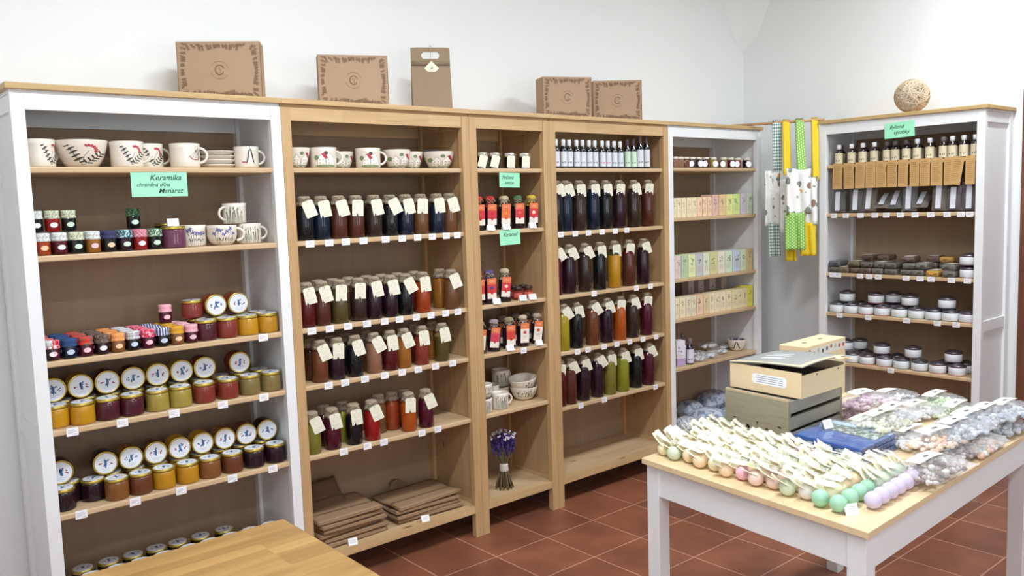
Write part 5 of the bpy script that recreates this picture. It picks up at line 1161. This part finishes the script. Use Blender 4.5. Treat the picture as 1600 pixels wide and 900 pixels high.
# ---------------------------------------------------------------- on top of the bookcases
ZT = 1.9705
gift_box('kraft gift box on the white bookcase, largest and turned most', (xat(344, 0.12, 2.05), 0.12, ZT), -0.56, 0.30, 0.212, 0.09)
gift_box('kraft gift box standing alone on the pine bookcase of house mugs', (xat(553, 0.10, 2.05), 0.10, ZT), -0.42, 0.285, 0.208, 0.08)
gift_box('kraft gift box with its side showing, first of the touching pair', (xat(887, 0.09, 2.05), 0.09, ZT), -0.40, 0.262, 0.205, 0.11)
gift_box('kraft gift box at the end of the touching pair', (xat(964, 0.09, 2.05), 0.085, ZT), -0.62, 0.262, 0.212, 0.075)
t = thing('paper_carrier', 'tall kraft carrier with oval handle hole and hanging square tag', 'bag', (xat(676, 0.12, 2.05), 0.12, ZT), -0.5)
KB = mat('grey kraft', (150, 130, 106), 0.85, noise=0.03, nscale=40)
W2, H2 = 0.088, 0.285
def carrier():
    mb = MB()
    # body tapering to a flat top flap with an oval opening
    mb.add([(-W2, 0, 0), (W2, 0, 0), (W2, 0.10, 0), (-W2, 0.10, 0), (-W2, 0.03, 0.2), (W2, 0.03, 0.2), (W2, 0.045, 0.2), (-W2, 0.045, 0.2)],
           [(0, 1, 5, 4), (1, 2, 6, 5), (2, 3, 7, 6), (3, 0, 4, 7), (0, 3, 2, 1), (4, 5, 6, 7)])
    n = 28; O = []; I = []
    for i in range(n):
        a = 2 * PI * i / n; c, s_ = math.cos(a), math.sin(a); k = min(W2 / max(abs(c), 1e-6), 0.044 / max(abs(s_), 1e-6)); O.append((k * c, 0.2415 + k * s_))
        k2 = 0.024 if abs(c) < 0.7 else 0.024; x = 0.026 * (1 if c > 0 else -1) + 0.015 * c; I.append((x, 0.250 + 0.015 * s_))
    V = [(x, y, z) for y in (0.034, 0.0375) for x, z in O + I]; F = []
    for i in range(n):
        j = (i + 1) % n; F += [(i, j, n + j, n + i), (2 * n + i, 3 * n + i, 3 * n + j, 2 * n + j), (i, 2 * n + i, 2 * n + j, j), (n + i, n + j, 3 * n + j, 3 * n + i)]
    return mb.add(V, F)
part('paper_body', carrier(), KB, t)
part('fold_flap', MB().sheet(lambda u, v: (-W2 + 2 * W2 * u, 0.0325 - 0.002 * v + 0.0, 0.225 - 0.02 * (1 - v) + 0.0), 4, 1, 0.001), mat('kraft fold', (138, 118, 94), 0.85), t)
part('string', MB().tube([(0, 0.036, 0.29), (0.001, 0.031, 0.288), (0, 0.030, 0.25), (0.001, 0.029, 0.215)], 0.0013, 5).tube([(-0.006, 0.036, 0.290), (0, 0.036, 0.294), (0.008, 0.036, 0.289)], 0.0013, 5), TWINE, t)
tg = part('square_tag', MB().poly([(-0.023, -0.023), (0.023, -0.023), (0.023, 0.023), (-0.023, 0.023)], 0.001), TAGM, t, loc=(0.003, 0.0275, 0.193), rot=(0, PI / 4, 0))
S_ = [(q, 0) for q in stroke([(0.011 * math.cos(a), 0.011 * math.sin(a)) for a in [2 * PI * i / 12 for i in range(13)]], 0.001)] + [(ell(0, 0.001, 0.004, 0.006, 0.4), 0)]
part('tag_print', on_flat(S_, -0.0014), INK, tg)
# wicker ball
t = thing('wicker_ball', 'round ball woven of pale cane on top of the white bookcase', 'ornament', (SX + 0.10, yat(1425, SX + 0.10, 2.06), ZT + 0.002))
mb = MB(); R = rnd(12); rb = 0.091
for i in range(95):
    ax = Vector((R.uniform(-1, 1), R.uniform(-1, 1), R.uniform(-1, 1))).normalized(); off = R.uniform(-0.65, 0.65) * rb; rr = math.sqrt(rb * rb - off * off) * R.uniform(0.97, 1.0)
    a_ = ax.orthogonal().normalized(); b_ = ax.cross(a_); mb.tube([Vector((0, 0, rb)) + ax * off + (a_ * math.cos(q) + b_ * math.sin(q)) * rr for q in [2 * PI * k / 26 for k in range(26)]], R.choice((0.0012, 0.0018)), 4, closed=True, m=i % 2)
part('wicker_weave', mb, [mat('pale cane', (216, 198, 172), 0.7), mat('darker cane', (194, 170, 142), 0.7)], t)  # strands alternate between two cane colours
# rail in the corner and the aprons on it
RA = Vector((3.93, 0.10, 1.9795)); RB = Vector((4.125, -0.405, 1.9795))
rl = part('wooden_rail', MB().tube([RA, RB], 0.0085, 12), mat('rail wood', (196, 152, 112), 0.5)); tag(rl, 'slim wooden rail across the corner holding the aprons', 'rail')
APF = {'check': fabric('teal gingham', 'check', (240, 244, 240), (44, 120, 112), 0.0095), 'yellow': mat('yellow cotton', (232, 202, 44), 0.85, noise=0.05, nscale=20), 'dots': fabric('green dotted cotton', 'dots', (134, 190, 84), (226, 238, 190), 0.017)}
def print_fabric():
    m, nt, b = nodes('flower printed cotton'); N = nt.nodes.new; L = nt.links.new
    tc = N('ShaderNodeTexCoord'); c = (238, 238, 236); prev = None
    for k, (sc, thr, colr, off) in enumerate(((13, 0.24, (226, 158, 58), 0), (11, 0.26, (150, 120, 106), 5), (20, 0.25, (128, 138, 128), 9), (28, 0.22, (160, 168, 160), 2))):
        mp = N('ShaderNodeMapping'); mp.inputs['Location'].default_value = (off, off * 2, off); mp.inputs['Scale'].default_value = (1, 1, 1 if k != 2 else 0.6); L(tc.outputs['Object'], mp.inputs['Vector'])
        nz = N('ShaderNodeTexNoise'); nz.inputs['Scale'].default_value = 60; L(mp.outputs[0], nz.inputs['Vector'])
        ad = N('ShaderNodeVectorMath'); ad.operation = 'MULTIPLY_ADD'; ad.inputs[1].default_value = (0.018,) * 3; L(nz.outputs['Color'], ad.inputs[0]); L(mp.outputs[0], ad.inputs[2])
        v = N('ShaderNodeTexVoronoi'); v.inputs['Scale'].default_value = sc; L(ad.outputs[0], v.inputs['Vector'])
        t_ = N('ShaderNodeMath'); t_.operation = 'LESS_THAN'; t_.inputs[1].default_value = thr; L(v.outputs['Distance'], t_.inputs[0])
        sp = N('ShaderNodeSeparateColor'); L(v.outputs['Color'], sp.inputs[0]); g = N('ShaderNodeMath'); g.operation = 'GREATER_THAN'; g.inputs[1].default_value = (0.6, 0.55, 0.3, 0.25)[k]; L(sp.outputs[k % 3], g.inputs[0])
        mu = N('ShaderNodeMath'); mu.operation = 'MULTIPLY'; L(t_.outputs[0], mu.inputs[0]); L(g.outputs[0], mu.inputs[1])
        mx = N('ShaderNodeMix'); mx.data_type = 'RGBA'; mx.inputs[6].default_value = lin(c); mx.inputs[7].default_value = lin(colr); L(mu.outputs[0], mx.inputs[0])
        if prev: L(prev, mx.inputs[6])
        prev = mx.outputs[2]
    L(prev, b.inputs['Base Color']); b.inputs['Roughness'].default_value = 0.9; return m
PRF = print_fabric()
rd = (RB - RA).normalized()
def onrail(px):
    k = _r - _f * ((px - 800) / CF); t_ = -k.dot(RA - CP) / k.dot(rd); return RA + rd * t_
def zat(P, py):
    k = _u - _f * ((450 - py) / CF); q = Vector((P.x, P.y, 0)) - CP; return -k.dot(q) / k.z
yawr = math.atan2(rd.y, rd.x) + PI * 0.0
def apron(label, strap_px, strap_w, strap_b, bib, bibw, hem, bibm, strapm, hemm, dep, seed, shift=0.0, hshift=0.0):
    """strap over the rail, folded bib, hem; bib/hem = (top, bottom) rows seen, dep = distance in front of the rail"""
    P = onrail(strap_px); R = rnd(seed)
    t = thing('apron', label, 'apron', (P.x, P.y, 0), group=None)
    front = Vector((-0.80, -0.60, 0)); side = Vector((0.64, -0.77, 0))                # towards the room, along the hanging cloth
    zt = P.z + 0.016; zb = zat(P, strap_b)
    def S(uw, d, z): v = side * uw + front * d; return (v.x, v.y, z)
    def strap(u, v):
        x = (u - 0.5) * strap_w
        if v < 0.5: q = v / 0.5; z = zb + (zt - zb) * q; d = 0.015 + (1 - q) * dep * 0.8
        else: q = (v - 0.5) / 0.5; z = zt - (zt - zb) * q * 0.98; d = -0.015 + q * dep * 0.75
        d += 0.002 * math.sin(u * 9 + v * 5); return S(x + shift * (1 - abs(2 * v - 1)) * 0, d, z + (0.0 if 0.02 < abs(v - 0.5) else 0.0015))
    part('neck_strap', MB().sheet(strap, 4, 24, 0.0018), strapm, t)
    zb0, zb1 = zat(P, bib[0]), zat(P, bib[1]); ph = R.uniform(0, 6)
    def cloth(z0, z1, wd, dd, sh, k):
        def f(u, v):
            z = z1 + (z0 - z1) * v
            x = (u - 0.5) * wd + sh
            d = dd + 0.012 * math.sin(u * 7 + ph + k) * (1 - 0.5 * v) + 0.006 * math.sin(u * 15 + 3 * v + ph); return S(x, d, z + 0.006 * math.sin(u * 5 + ph) * v)
        return MB().sheet(f, 14, 12, 0.012)
    part('bib', cloth(zb0, zb1, bibw, dep, shift, 0), bibm, t)
    if hem: part('pocket_hem', cloth(zat(P, hem[0]), zat(P, hem[1]), hem[2], dep + 0.006, shift + hshift, 0), hemm, t)
    return t
apron('apron with teal gingham neck strap and gingham hem, nearest the corner', 1214, 0.05, 268, (268, 352), 0.085, (350, 400, 0.06), PRF, APF['check'], APF['check'], 0.03, 1, -0.03, 0.012)
apron('apron with yellow strap hanging between the gingham and dotted ones', 1228, 0.042, 275, (282, 362), 0.06, (360, 406, 0.055), PRF, APF['yellow'], APF['yellow'], 0.105, 2, -0.01, 0.03)
apron('apron with green dotted strap and green dotted hem', 1249, 0.047, 270, (265, 334), 0.135, (331, 388, 0.110), PRF, APF['dots'], APF['dots'], 0.15, 3, -0.02, -0.02)
apron('apron with yellow strap and yellow hem, against the white bookcase post', 1273, 0.038, 282, (276, 350), 0.10, (346, 398, 0.085), PRF, APF['yellow'], APF['yellow'], 0.07, 4, -0.045, 0.0)
# ---------------------------------------------------------------- kraft bags at the bottom of unit 2
KP = mat('kraft paper', (152, 122, 92), 0.9, noise=0.06, nscale=18, bump=0.25, bscale=25); KPD = mat('dark kraft paper', (112, 84, 62), 0.9, noise=0.05, nscale=18, bump=0.2, bscale=25)
def kraft_bag(label, x, y, z, wd, dp, rz, seed, m, handle=False, th=0.012, bow=0.012, tiltx=0.0, group='flat kraft bags'):
    t = thing('kraft_paper_bag', label, 'bag', (x, y, z), rz, group=group); t.rotation_euler = (tiltx, 0, rz); R = rnd(seed); ph = [R.uniform(0, 6) for _ in range(4)]
    def f(k):
        def g(u, v):
            j = 0.004 * math.sin(40 * u + ph[0]) if v > 0.97 else 0
            return ((u - 0.5) * wd, (v - 0.5) * dp + j, k * th + bow * (0.5 + 0.5 * math.sin(u * 3.4 + ph[1])) * v + 0.003 * math.sin(v * 9 + ph[2] + 2 * u))
        return g
    part('paper_panel', MB().sheet(f(0.15), 14, 10, 0.002), m, t); part('paper_panel', MB().sheet(f(0.75), 14, 10, 0.002), m, t)
    part('folded_base', MB().sheet(lambda u, v: f(1.05)(u, v * 0.34), 14, 4, 0.003), m, t)
    part('side_gusset', MB().sheet(lambda u, v: (lambda p: (p[0], p[1], p[2] - v * th * 0.6))(f(0.8)(u, 0.0)), 14, 1, 0.001).sheet(lambda u, v: (lambda p: (p[0], p[1], p[2] - v * th * 0.6))(f(0.8)(0.0, u)), 10, 1, 0.001), m, t)
    if handle: part('handle', MB().sheet(lambda u, v: ((-0.055 if u < 0.5 else -0.055) + 0.11 * u, dp * 0.5 + 0.045 * math.sin(PI * u) ** 0.5 + (v - 0.5) * 0.03, th * 1.2 + bow * 0.8 + 0.02 * math.sin(PI * u)), 14, 1, 0.002), m, t)
    return t
z = 0.1545; ZS = ['lowest', 'second', 'third', 'fourth', 'fifth', 'sixth']
for k in range(6):
    kraft_bag('flat kraft bag, %s of the taller stack on the bottom shelf' % ZS[k], 1.155 + (0, 0.01, -0.02, 0.0, -0.015, -0.01)[k], 0.165 + 0.006 * (k % 3), z + k * 0.0195, 0.30, 0.25, (0.06, -0.02, 0.05, 0.0, 0.08, -0.04)[k], k, KP, bow=0.004)
kraft_bag('dark kraft bag standing slanted behind the taller stack', 1.10, 0.275, z + 0.138, 0.22, 0.14, 0.05, 21, KPD, bow=0.01, tiltx=0.75)
for k in range(4):
    kraft_bag('flat kraft bag, %s of the lower stack on the bottom shelf' % ZS[k], 1.54 + (0.015, -0.01, 0.0, 0.01)[k] * 0.8, 0.165 + 0.003 * k, z + k * 0.0195, 0.34, 0.235, (-0.06, 0.04, -0.02, 0.03)[k], 30 + k, KP, handle=(k == 3), bow=0.005)
for n, px, py in (('taller', 549, 846), ('lower', 662, 803)):
    X = xat(px, 0.03, 0.16); price_card('price card standing before the %s stack of kraft bags' % n, (X, 0.02, 0.1505), -0.25, tent=True, group=None)

# ---------------------------------------------------------------- on the display table
# crate
cN = onz(1232, 699, TZ); u0, v0 = tuv(cN)
def P2(u, v): return tp(u, v)
t = thing('wooden_crate', 'grey washed wooden crate with slatted side and two finger holes', 'crate', (0, 0, 0))
GW = wood('grey washed wood', (132, 126, 106), (156, 150, 128), 1, (2, 0.3), grain=16, rough=0.7, tone=0.2, seed=6)
GW2 = wood('grey washed slats', (138, 134, 120), (160, 156, 144), 0, (2, 0.3), grain=16, rough=0.7, tone=0.2, seed=11)
CW, CD, CH = 0.36, 0.262, 0.146
def tb(a, b, c, d, e_, f, mb=None, bev=0.0): return (mb or MB()).box(a, b, c, d, TZ + e_, TZ + f, T=TM, bev=bev)
mb = MB()
# end board with two round holes: rings of quads around each hole
def holed(u):
    m_ = MB(); n = 20; hs = ((v0 + 0.085, 0.034), (v0 + 0.165, 0.034)); vm = v0 + 0.125
    for (hv, hz), (va, vb) in zip(hs, ((v0 + 0.03, vm), (vm, v0 + 0.225))):
        O = []; I = []
        for i in range(n):
            a = 2 * PI * i / n; c, s_ = math.cos(a), math.sin(a)
            ka = ((vb - hv) if c > 0 else (hv - va)) / max(abs(c), 1e-6); kb = (0.034 if s_ < 0 else 0.026) / max(abs(s_), 1e-6); k = min(ka, kb); O.append((hv + k * c, hz + k * s_)); I.append((hv + 0.0095 * c, hz + 0.0095 * s_))
        V = [(x, y, TZ + zz + 0.0008) for x in (u, u + 0.014) for y, zz in O + I]
        F = []
        for i in range(n): j = (i + 1) % n; F += [(i, n + i, n + j, j), (2 * n + i, 2 * n + j, 3 * n + j, 3 * n + i), (n + i, 3 * n + i, 3 * n + j, n + j)]
        m_.add(V, F, 0, False, TM)
    m_.box(u, u + 0.014, v0, v0 + 0.03, TZ + 0.001, TZ + 0.06, T=TM).box(u, u + 0.014, v0 + 0.225, v0 + CD, TZ + 0.001, TZ + 0.06, T=TM).box(u, u + 0.014, v0, v0 + CD, TZ + 0.06, TZ + CH, T=TM)
    return m_
part('end_board', holed(u0), GW, t); part('end_board', holed(u0 + CW - 0.014), GW, t)
for v in (v0, v0 + CD - 0.009):
    for a, b in ((0.001, 0.040), (0.053, 0.093), (0.106, CH)): part('slat', tb(u0 + 0.0142, u0 + CW - 0.0142, v, v + 0.009, a, b), GW2, t)
part('floor_board', tb(u0 + 0.0142, u0 + CW - 0.0142, v0 + 0.0092, v0 + CD - 0.0092, 0.002, 0.010), GW2, t)
part('top_rim', tb(u0, u0 + 0.014, v0 + 0.001, v0 + CD - 0.001, CH + 0.0001, CH + 0.006), mat('pale crate edge', (186, 168, 138), 0.7), t)
part('lid_board', tb(u0 + 0.0145, u0 + CW - 0.0145, v0 + 0.012, v0 + CD - 0.012, CH - 0.012, CH - 0.001), GW2, t)
# carton on the crate
CB = mat('cream carton', (226, 204, 166), 0.6, noise=0.02, nscale=20); CB2 = mat('beige carton side', (206, 184, 150), 0.6)
z0 = CH + 0.007; zc = z0 + TZ
pa = onz(1252, 624, zc); pb = onz(1141, 603, zc); pc = onz(1319, 603, zc)
bu = (pc - pa); bu.z = 0; bv = (pb - pa); bv.z = 0; bw, bd = bu.length, bv.length; bu.normalize(); bv.normalize()
BM = Matrix(((bu.x, bv.x, 0, pa.x), (bu.y, bv.y, 0, pa.y), (0, 0, 1, zc), (0, 0, 0, 1))); BH = 0.083
t = thing('display_carton', 'cream carton with open printed lid resting on the wooden crate', 'box', (0, 0, 0))
part('carton_wall', MB().box(0, 0.003, 0, bd, 0, BH, T=BM), CB, t); part('carton_wall', MB().box(bw - 0.003, bw, 0, bd, 0, BH, T=BM), CB, t)
part('carton_wall', MB().box(0.003, bw - 0.003, 0, 0.003, 0, BH - 0.008, T=BM), CB, t); part('carton_wall', MB().box(0.003, bw - 0.003, bd - 0.003, bd, 0, BH, T=BM), CB, t)
part('carton_base', MB().box(0.003, bw - 0.003, 0.003, bd - 0.003, 0.0, 0.003, T=BM), CB2, t)
part('dark_contents', MB().box(0.005, bw - 0.005, 0.005, bd - 0.005, 0.0032, 0.05, T=BM), mat('dark brown filling', (70, 46, 38), 0.8), t)
for xk in (0.35, 0.85): part('lock_slot', MB().box(bw * xk - 0.004, bw * xk + 0.004, -0.0006, 0, BH - 0.018, BH - 0.013, T=BM), mat('dark slot', (60, 48, 44), 0.8), t)
# address label on the end wall facing the room (local -u side)
lbm = MB(); a0, a1, c0, c1 = 0.055, 0.19, 0.026, 0.06
lbm.add([(-0.0006, a, c) for a, c in [(a0, c0 + 0.006), (a0 + 0.006, c0), (a1 - 0.006, c0), (a1, c0 + 0.006), (a1, c1 - 0.006), (a1 - 0.006, c1), (a0 + 0.006, c1), (a0, c1 - 0.006)]], [tuple(range(8))[::-1]], 0, False, BM)
for k in range(4): lbm.add([(-0.0009, a, c) for a, c in ((a0 + 0.014, c0 + 0.006 + k * 0.0068), (a1 - 0.014 - 0.006 * (k % 2), c0 + 0.006 + k * 0.0068), (a1 - 0.014 - 0.006 * (k % 2), c0 + 0.0082 + k * 0.0068), (a0 + 0.014, c0 + 0.0082 + k * 0.0068))], [(0, 3, 2, 1)], 1, False, BM)
part('white_label', lbm, [PAPER, mat('blue grey print', (150, 160, 190), 0.7)], t)
LIDG = mat('grey printed lid', (152, 154, 153), 0.45, noise=0.10, nscale=9)
def lidf(u, v):                                                           # hinged along the far long wall, front raised
    x = -0.004 + u * (bw + 0.008); y = bd - v * (bd + 0.006); return BM @ Vector((x, y, BH + 0.003 + 0.018 * v + 0.006 * math.sin(PI * u) * v + 0.004 * math.sin(PI * v)))
ld = part('printed_lid', MB().sheet(lidf, 12, 12, 0.003), LIDG, t)
part('lid_border', MB().sheet(lambda u, v: lidf(u, 0.93 + 0.07 * v) + Vector((0, 0, 0.002)), 12, 2).sheet(lambda u, v: lidf(0.06 * u, v) + Vector((0, 0, 0.002)), 2, 12), CB, ld)
part('lid_print', MB().sheet(lambda u, v: lidf(0.28 + 0.1 * u, 0.25 + 0.3 * v) + Vector((0, 0, 0.0022)), 3, 3).sheet(lambda u, v: lidf(0.48 + 0.06 * u, 0.2 + 0.35 * v) + Vector((0, 0, 0.0022)), 3, 3).sheet(lambda u, v: lidf(0.62 + 0.05 * u, 0.22 + 0.3 * v) + Vector((0, 0, 0.0022)), 3, 3), mat('pale lid print', (212, 214, 216), 0.45), ld)
def tab(u, v): q = lidf(0.72 + 0.26 * u, 1.0); return q + Vector((-0.006 * v, -0.03 * v, -0.004 * math.sin(PI * v) + 0.004 * math.sin(6 * u)))
part('tuck_tab', MB().sheet(tab, 8, 4, 0.002), CB, ld)
# tall cream carton behind
zt = 0.97; qa, qb, qc = onz(1259, 543, zt), onz(1321, 526, zt), onz(1225, 537, zt)
t = thing('tall_carton', 'tall cream carton with fruit print standing behind the crate', 'box', (0, 0, 0))
du = qb - qa; dv = qc - qa
up_ = Vector((0, 0, 1))
LW_ = du.length; du.normalize(); LD_ = max(dv.length, 0.09); dv = Vector((-du.y, du.x, 0))
KM = Matrix(((du.x, dv.x, 0, qa.x), (du.y, dv.y, 0, qa.y), (0, 0, 1, TZ), (0, 0, 0, 1)))
part('carton', MB().box(0, LW_, 0, LD_, 0.0004, zt - TZ, T=KM, bev=0.0015), CB, t)
fp = MB(); R = rnd(2); fc = [mat('fruit red', (166, 84, 72), 0.6), mat('fruit dark', (86, 92, 110), 0.6), mat('fruit grey', (176, 176, 172), 0.6), mat('pale print field', (216, 214, 206), 0.6)]
fp.add([(x, -0.0006, zz) for x, zz in ((0.012, 0.185), (LW_ - 0.008, 0.185), (LW_ - 0.008, zt - TZ - 0.012), (0.012, zt - TZ - 0.012))], [(0, 1, 2, 3)], 3, False, KM)
for i in range(9): fp.add([(x, -0.001, zz) for x, zz in ell(0.03 + (LW_ - 0.05) * i / 8, 0.203 + R.uniform(-0.006, 0.006), 0.0085, 0.0085, 0, 12)], [tuple(range(12))], R.choice((0, 1, 2, 0)), False, KM)
part('fruit_print', fp, fc, t)
hl = MB()
for k in (0.28, 0.68): hl.add([(x, y, zt - TZ + 0.0006) for x, y in ell(LW_ * k, LD_ * 0.5, 0.017, 0.007, 0, 12)], [tuple(range(12))], 0, False, KM)
part('finger_holes', hl, mat('hole shade', (120, 108, 84), 0.8), t)
# blue gift pack
kb = [tuv(onz(*q, TZ + z_)) for q, z_ in (((1237, 692), 0.03), ((1352, 722), 0.02))]
t = thing('blue_gift_pack', 'blue boxed pack in clear wrap with a photo print, before the crate', 'box', (0, 0, 0))
BLU = mat('glossy blue card', (38, 84, 156), 0.2, 0, 0.6, noise=0.06, nscale=20); ua = u0 - 0.005
va, vb = v0 - 0.262, v0 - 0.012
TR = TM @ T_((ua, va, TZ), rz=0.0)
for k in range(3): part('blue_box', MB().box(0.002 * k, 0.245 - 0.003 * k, 0.003 * k, 0.24, 0.0005 + k * 0.0165, 0.016 + k * 0.0165, T=TR, bev=0.002), BLU, t)
pt = fabric('garden photo print', 'blot', (96, 108, 96), (178, 184, 178), 0.016)
part('photo_print', MB().box(0.13, 0.203, 0.02, 0.225, 0.0497, 0.0505, T=TR), pt, t)
part('wrap_reflection', MB().box(0.205, 0.238, 0.008, 0.236, 0.0497, 0.0505, T=TR), mat('pale wrap reflection', (176, 196, 214), 0.3), t)  # pale strip paints the plastic wrap's reflection at the end
part('clear_wrap', MB().box(-0.004, 0.252, -0.006, 0.25, 0.0004, 0.0535, T=TR, bev=0.006), film_mat('thin gloss film', gloss=0.0, scale=14), t)
pc_ = tp(ua + 0.125, va + 0.19, TZ + 0.0545)
price_card('price card with a small square print on the blue pack', pc_, -0.25, tent=True, group=None)

# soap balls with cream paper tags, in rows
SOAP = {'mint': (158, 206, 176), 'pale green': (206, 220, 196), 'peach': (238, 214, 180), 'cream': (236, 226, 192), 'pink': (238, 190, 208), 'rose': (232, 206, 196), 'white': (230, 226, 220), 'yellow': (236, 222, 150), 'lilac': (208, 196, 226)}
SM = {k: mat('soap ' + k, v, 0.45, noise=0.05, nscale=60, sss=0) for k, v in SOAP.items()}
STG = mat('ivory soap tag', (244, 238, 212), 0.6); 
def soap_tag(seed):
    R = rnd(seed); ln = 0.052; w2 = 0.0145
    def f(side):
        def g(u, v):
            s_ = v * ln; b = 0.010 * math.sin(v * 2.2)
            return ((u - 0.5) * 2 * w2, 0.006 * side + b * 0.4 + side * 0.004 * (1 - v), s_)
        return g
    return MB().sheet(f(1), 2, 6, 0.0008).sheet(f(-1), 2, 6, 0.0008)
def soap(label, c, p, seed, tagged=True, rot=0.0, lie=False):
    R = rnd(seed); t = thing('soap_ball', label, 'soap', (p.x, p.y, TZ + G), 0, group='soap balls with paper tags')
    part('ball', lambda: MB().ball((0, 0, 0.0225), 0.0225, 0, 16, 10), SM[c], t, key='soapball')
    t.rotation_euler = (0, 0, R.uniform(-0.5, 0.5))
    if tagged:
        # cellophane twist and folded tag leaning back
        part('film_twist', lambda: MB().lathe([(0.0005, 0.043), (0.003, 0.046), (0.009, 0.058), (0.011, 0.061)], 12, wob=lambda a, k: 1 + 0.35 * math.sin(5 * a) * (k > 1)), FILM, t, key='twist')
        part('paper_tag', lambda: soap_tag(seed % 5), STG, t, key=('stag', seed % 5), loc=(0.0, -0.012, 0.040), rot=(R.uniform(-1.35, -0.75), R.uniform(-0.35, 0.35), R.uniform(-0.1, 0.6) - t.rotation_euler[2]))
    return t
ROWC = ['lilac', 'mint', 'mint', 'white', 'pale green', 'rose', 'rose', 'pink', 'peach', 'cream', 'peach', 'peach', 'pale green', 'cream']
NR = 14; va0, va1 = 0.062, 0.742
n_ = 0
for r_ in range(NR):
    v = va0 + (va1 - va0) * r_ / (NR - 1); R = rnd(r_ + 100)
    du_ = 0.062 if r_ else 0.145
    ncol = [6, 8, 9, 9, 9, 9, 9, 10, 9, 9, 9, 9, 9, 8][r_]
    for k in range(ncol):
        u = du_ + k * 0.0485 + (0.024 if r_ % 2 else 0) * 0.6 + R.uniform(-0.003, 0.003)
        if r_ in (0,): u = 0.150 + k * 0.0485
        if r_ == 1 and k == 0: u = 0.062
        if v > v0 - 0.02 and u > u0 - 0.062: continue
        if v > va - 0.03 and u > ua - 0.035: continue
        c = ROWC[r_]
        if r_ == 1 and k > 3: c = 'pale green'
        if r_ > 1 and k > 0: c = R.choice((c, 'cream', 'pale green', 'peach', 'cream', 'yellow' if 6 < r_ < 12 else 'cream'))
        bare = (r_ == 0) or (r_ == 1 and k < 3) or (r_ == 2 and k == 0)
        soap('%s %s soap ball, %s from short edge, %s row from table corner' % (c, 'bare' if bare else 'tagged', ORD[k], ORD[r_]), c, tp(u, v), r_ * 20 + k, not bare)
        n_ += 1
pc_ = onz(1328, 797, TZ + 0.01); price_card('folded price card before the mint soap balls at the table corner', (pc_.x, pc_.y, TZ + 0.0005), -0.45, tent=True, group=None)

# cellophane bags with header cards
BW_ = [(232, 230, 232), (214, 212, 216)]
BG_ = dict(pink=[(228, 188, 206), (206, 160, 186), (240, 226, 234)], lilac=[(216, 208, 222), (190, 180, 200), (236, 232, 238)], white=BW_, cream=[(236, 232, 204), (226, 220, 180), (240, 238, 226)], green=[(206, 222, 176), (180, 206, 150), (228, 236, 210)],
           peach=[(238, 206, 186), (228, 180, 156), (246, 232, 222), (226, 190, 150)], brown=[(176, 160, 154), (130, 110, 104), (206, 198, 198), (232, 228, 228)], grey=[(206, 210, 218), (170, 176, 190), (228, 230, 236)])
CC = {'w': mat('bag card', (240, 238, 228), 0.7), 'c': mat('cream bag card', (240, 236, 206), 0.7)}
BGS = [('brown', 1456, 724, 0.3, 'potpourri bag with white card at the front, beside the soap balls'), ('brown', 1484, 700, 0, 'second potpourri bag leaning behind the front one'), ('peach', 1526, 686, 0, 'peach bag nearest the table edge'),
       ('peach', 1462, 680, 0.8, 'peach bag with pale card, above the other peach bag'), ('white', 1424, 676, 0, 'clear white bag between the blue pack and the peach bags'), ('cream', 1356, 658, 0, 'cream bag with ivory card behind the blue pack'), ('cream', 1382, 650, 1, 'second cream bag lying over the first'),
       ('white', 1397, 646, 1, 'white bag with tilted card in the middle of the heap'), ('white', 1432, 640, 0, 'white bag touching the green ones'), ('pink', 1338, 640, 0, 'pink bag beside the crate slats'), ('pink', 1352, 622, 1, 'pink bag on top beside the tall carton'),
       ('lilac', 1395, 618, 0, 'greyish lilac bag at the back of the table'), ('green', 1465, 624, 0, 'pale green bag at the far table edge'), ('green', 1498, 640, 0, 'pale green bag in front of the other green one'), ('grey', 1497, 664, 1, 'grey bag with white card beside the peach bags'), ('grey', 1520, 684, 0, 'grey bag nearest the long table edge'),
       ('grey', 1512, 652, 1, 'grey bag with a second card partly covered'), ('grey', 1562, 660, 0, 'blue grey bag near the far corner of the table'), ('grey', 1545, 645, 1, 'upper blue grey bag near the far corner'), ('grey', 1575, 638, 1, 'topmost blue grey bag at the far corner')]
for i, (c, px, py, lv, lb) in enumerate(BGS):
    R = rnd(i + 300); h = 0.048; p = onz(px, py + (3 if py < 650 else 7), TZ + h * (0.5 + 0.95 * lv)); uu, vv = tuv(p)
    p = tp(uu, vv, TZ + 0.001 + lv * h * 0.95)
    cello(lb, p, -0.02 + R.uniform(-0.15, 0.08), 0.24 if i == 0 else 0.212, 0.145 if i == 0 else 0.122, h, [tuple(int(v + (255 - v) * (0.02 if c == 'brown' else 0.22)) for v in q_) for q_ in BG_[c]], 500 + i, lump=0.0125, n=115, group=None, cardc=CC['c' if c == 'cream' else 'w'])
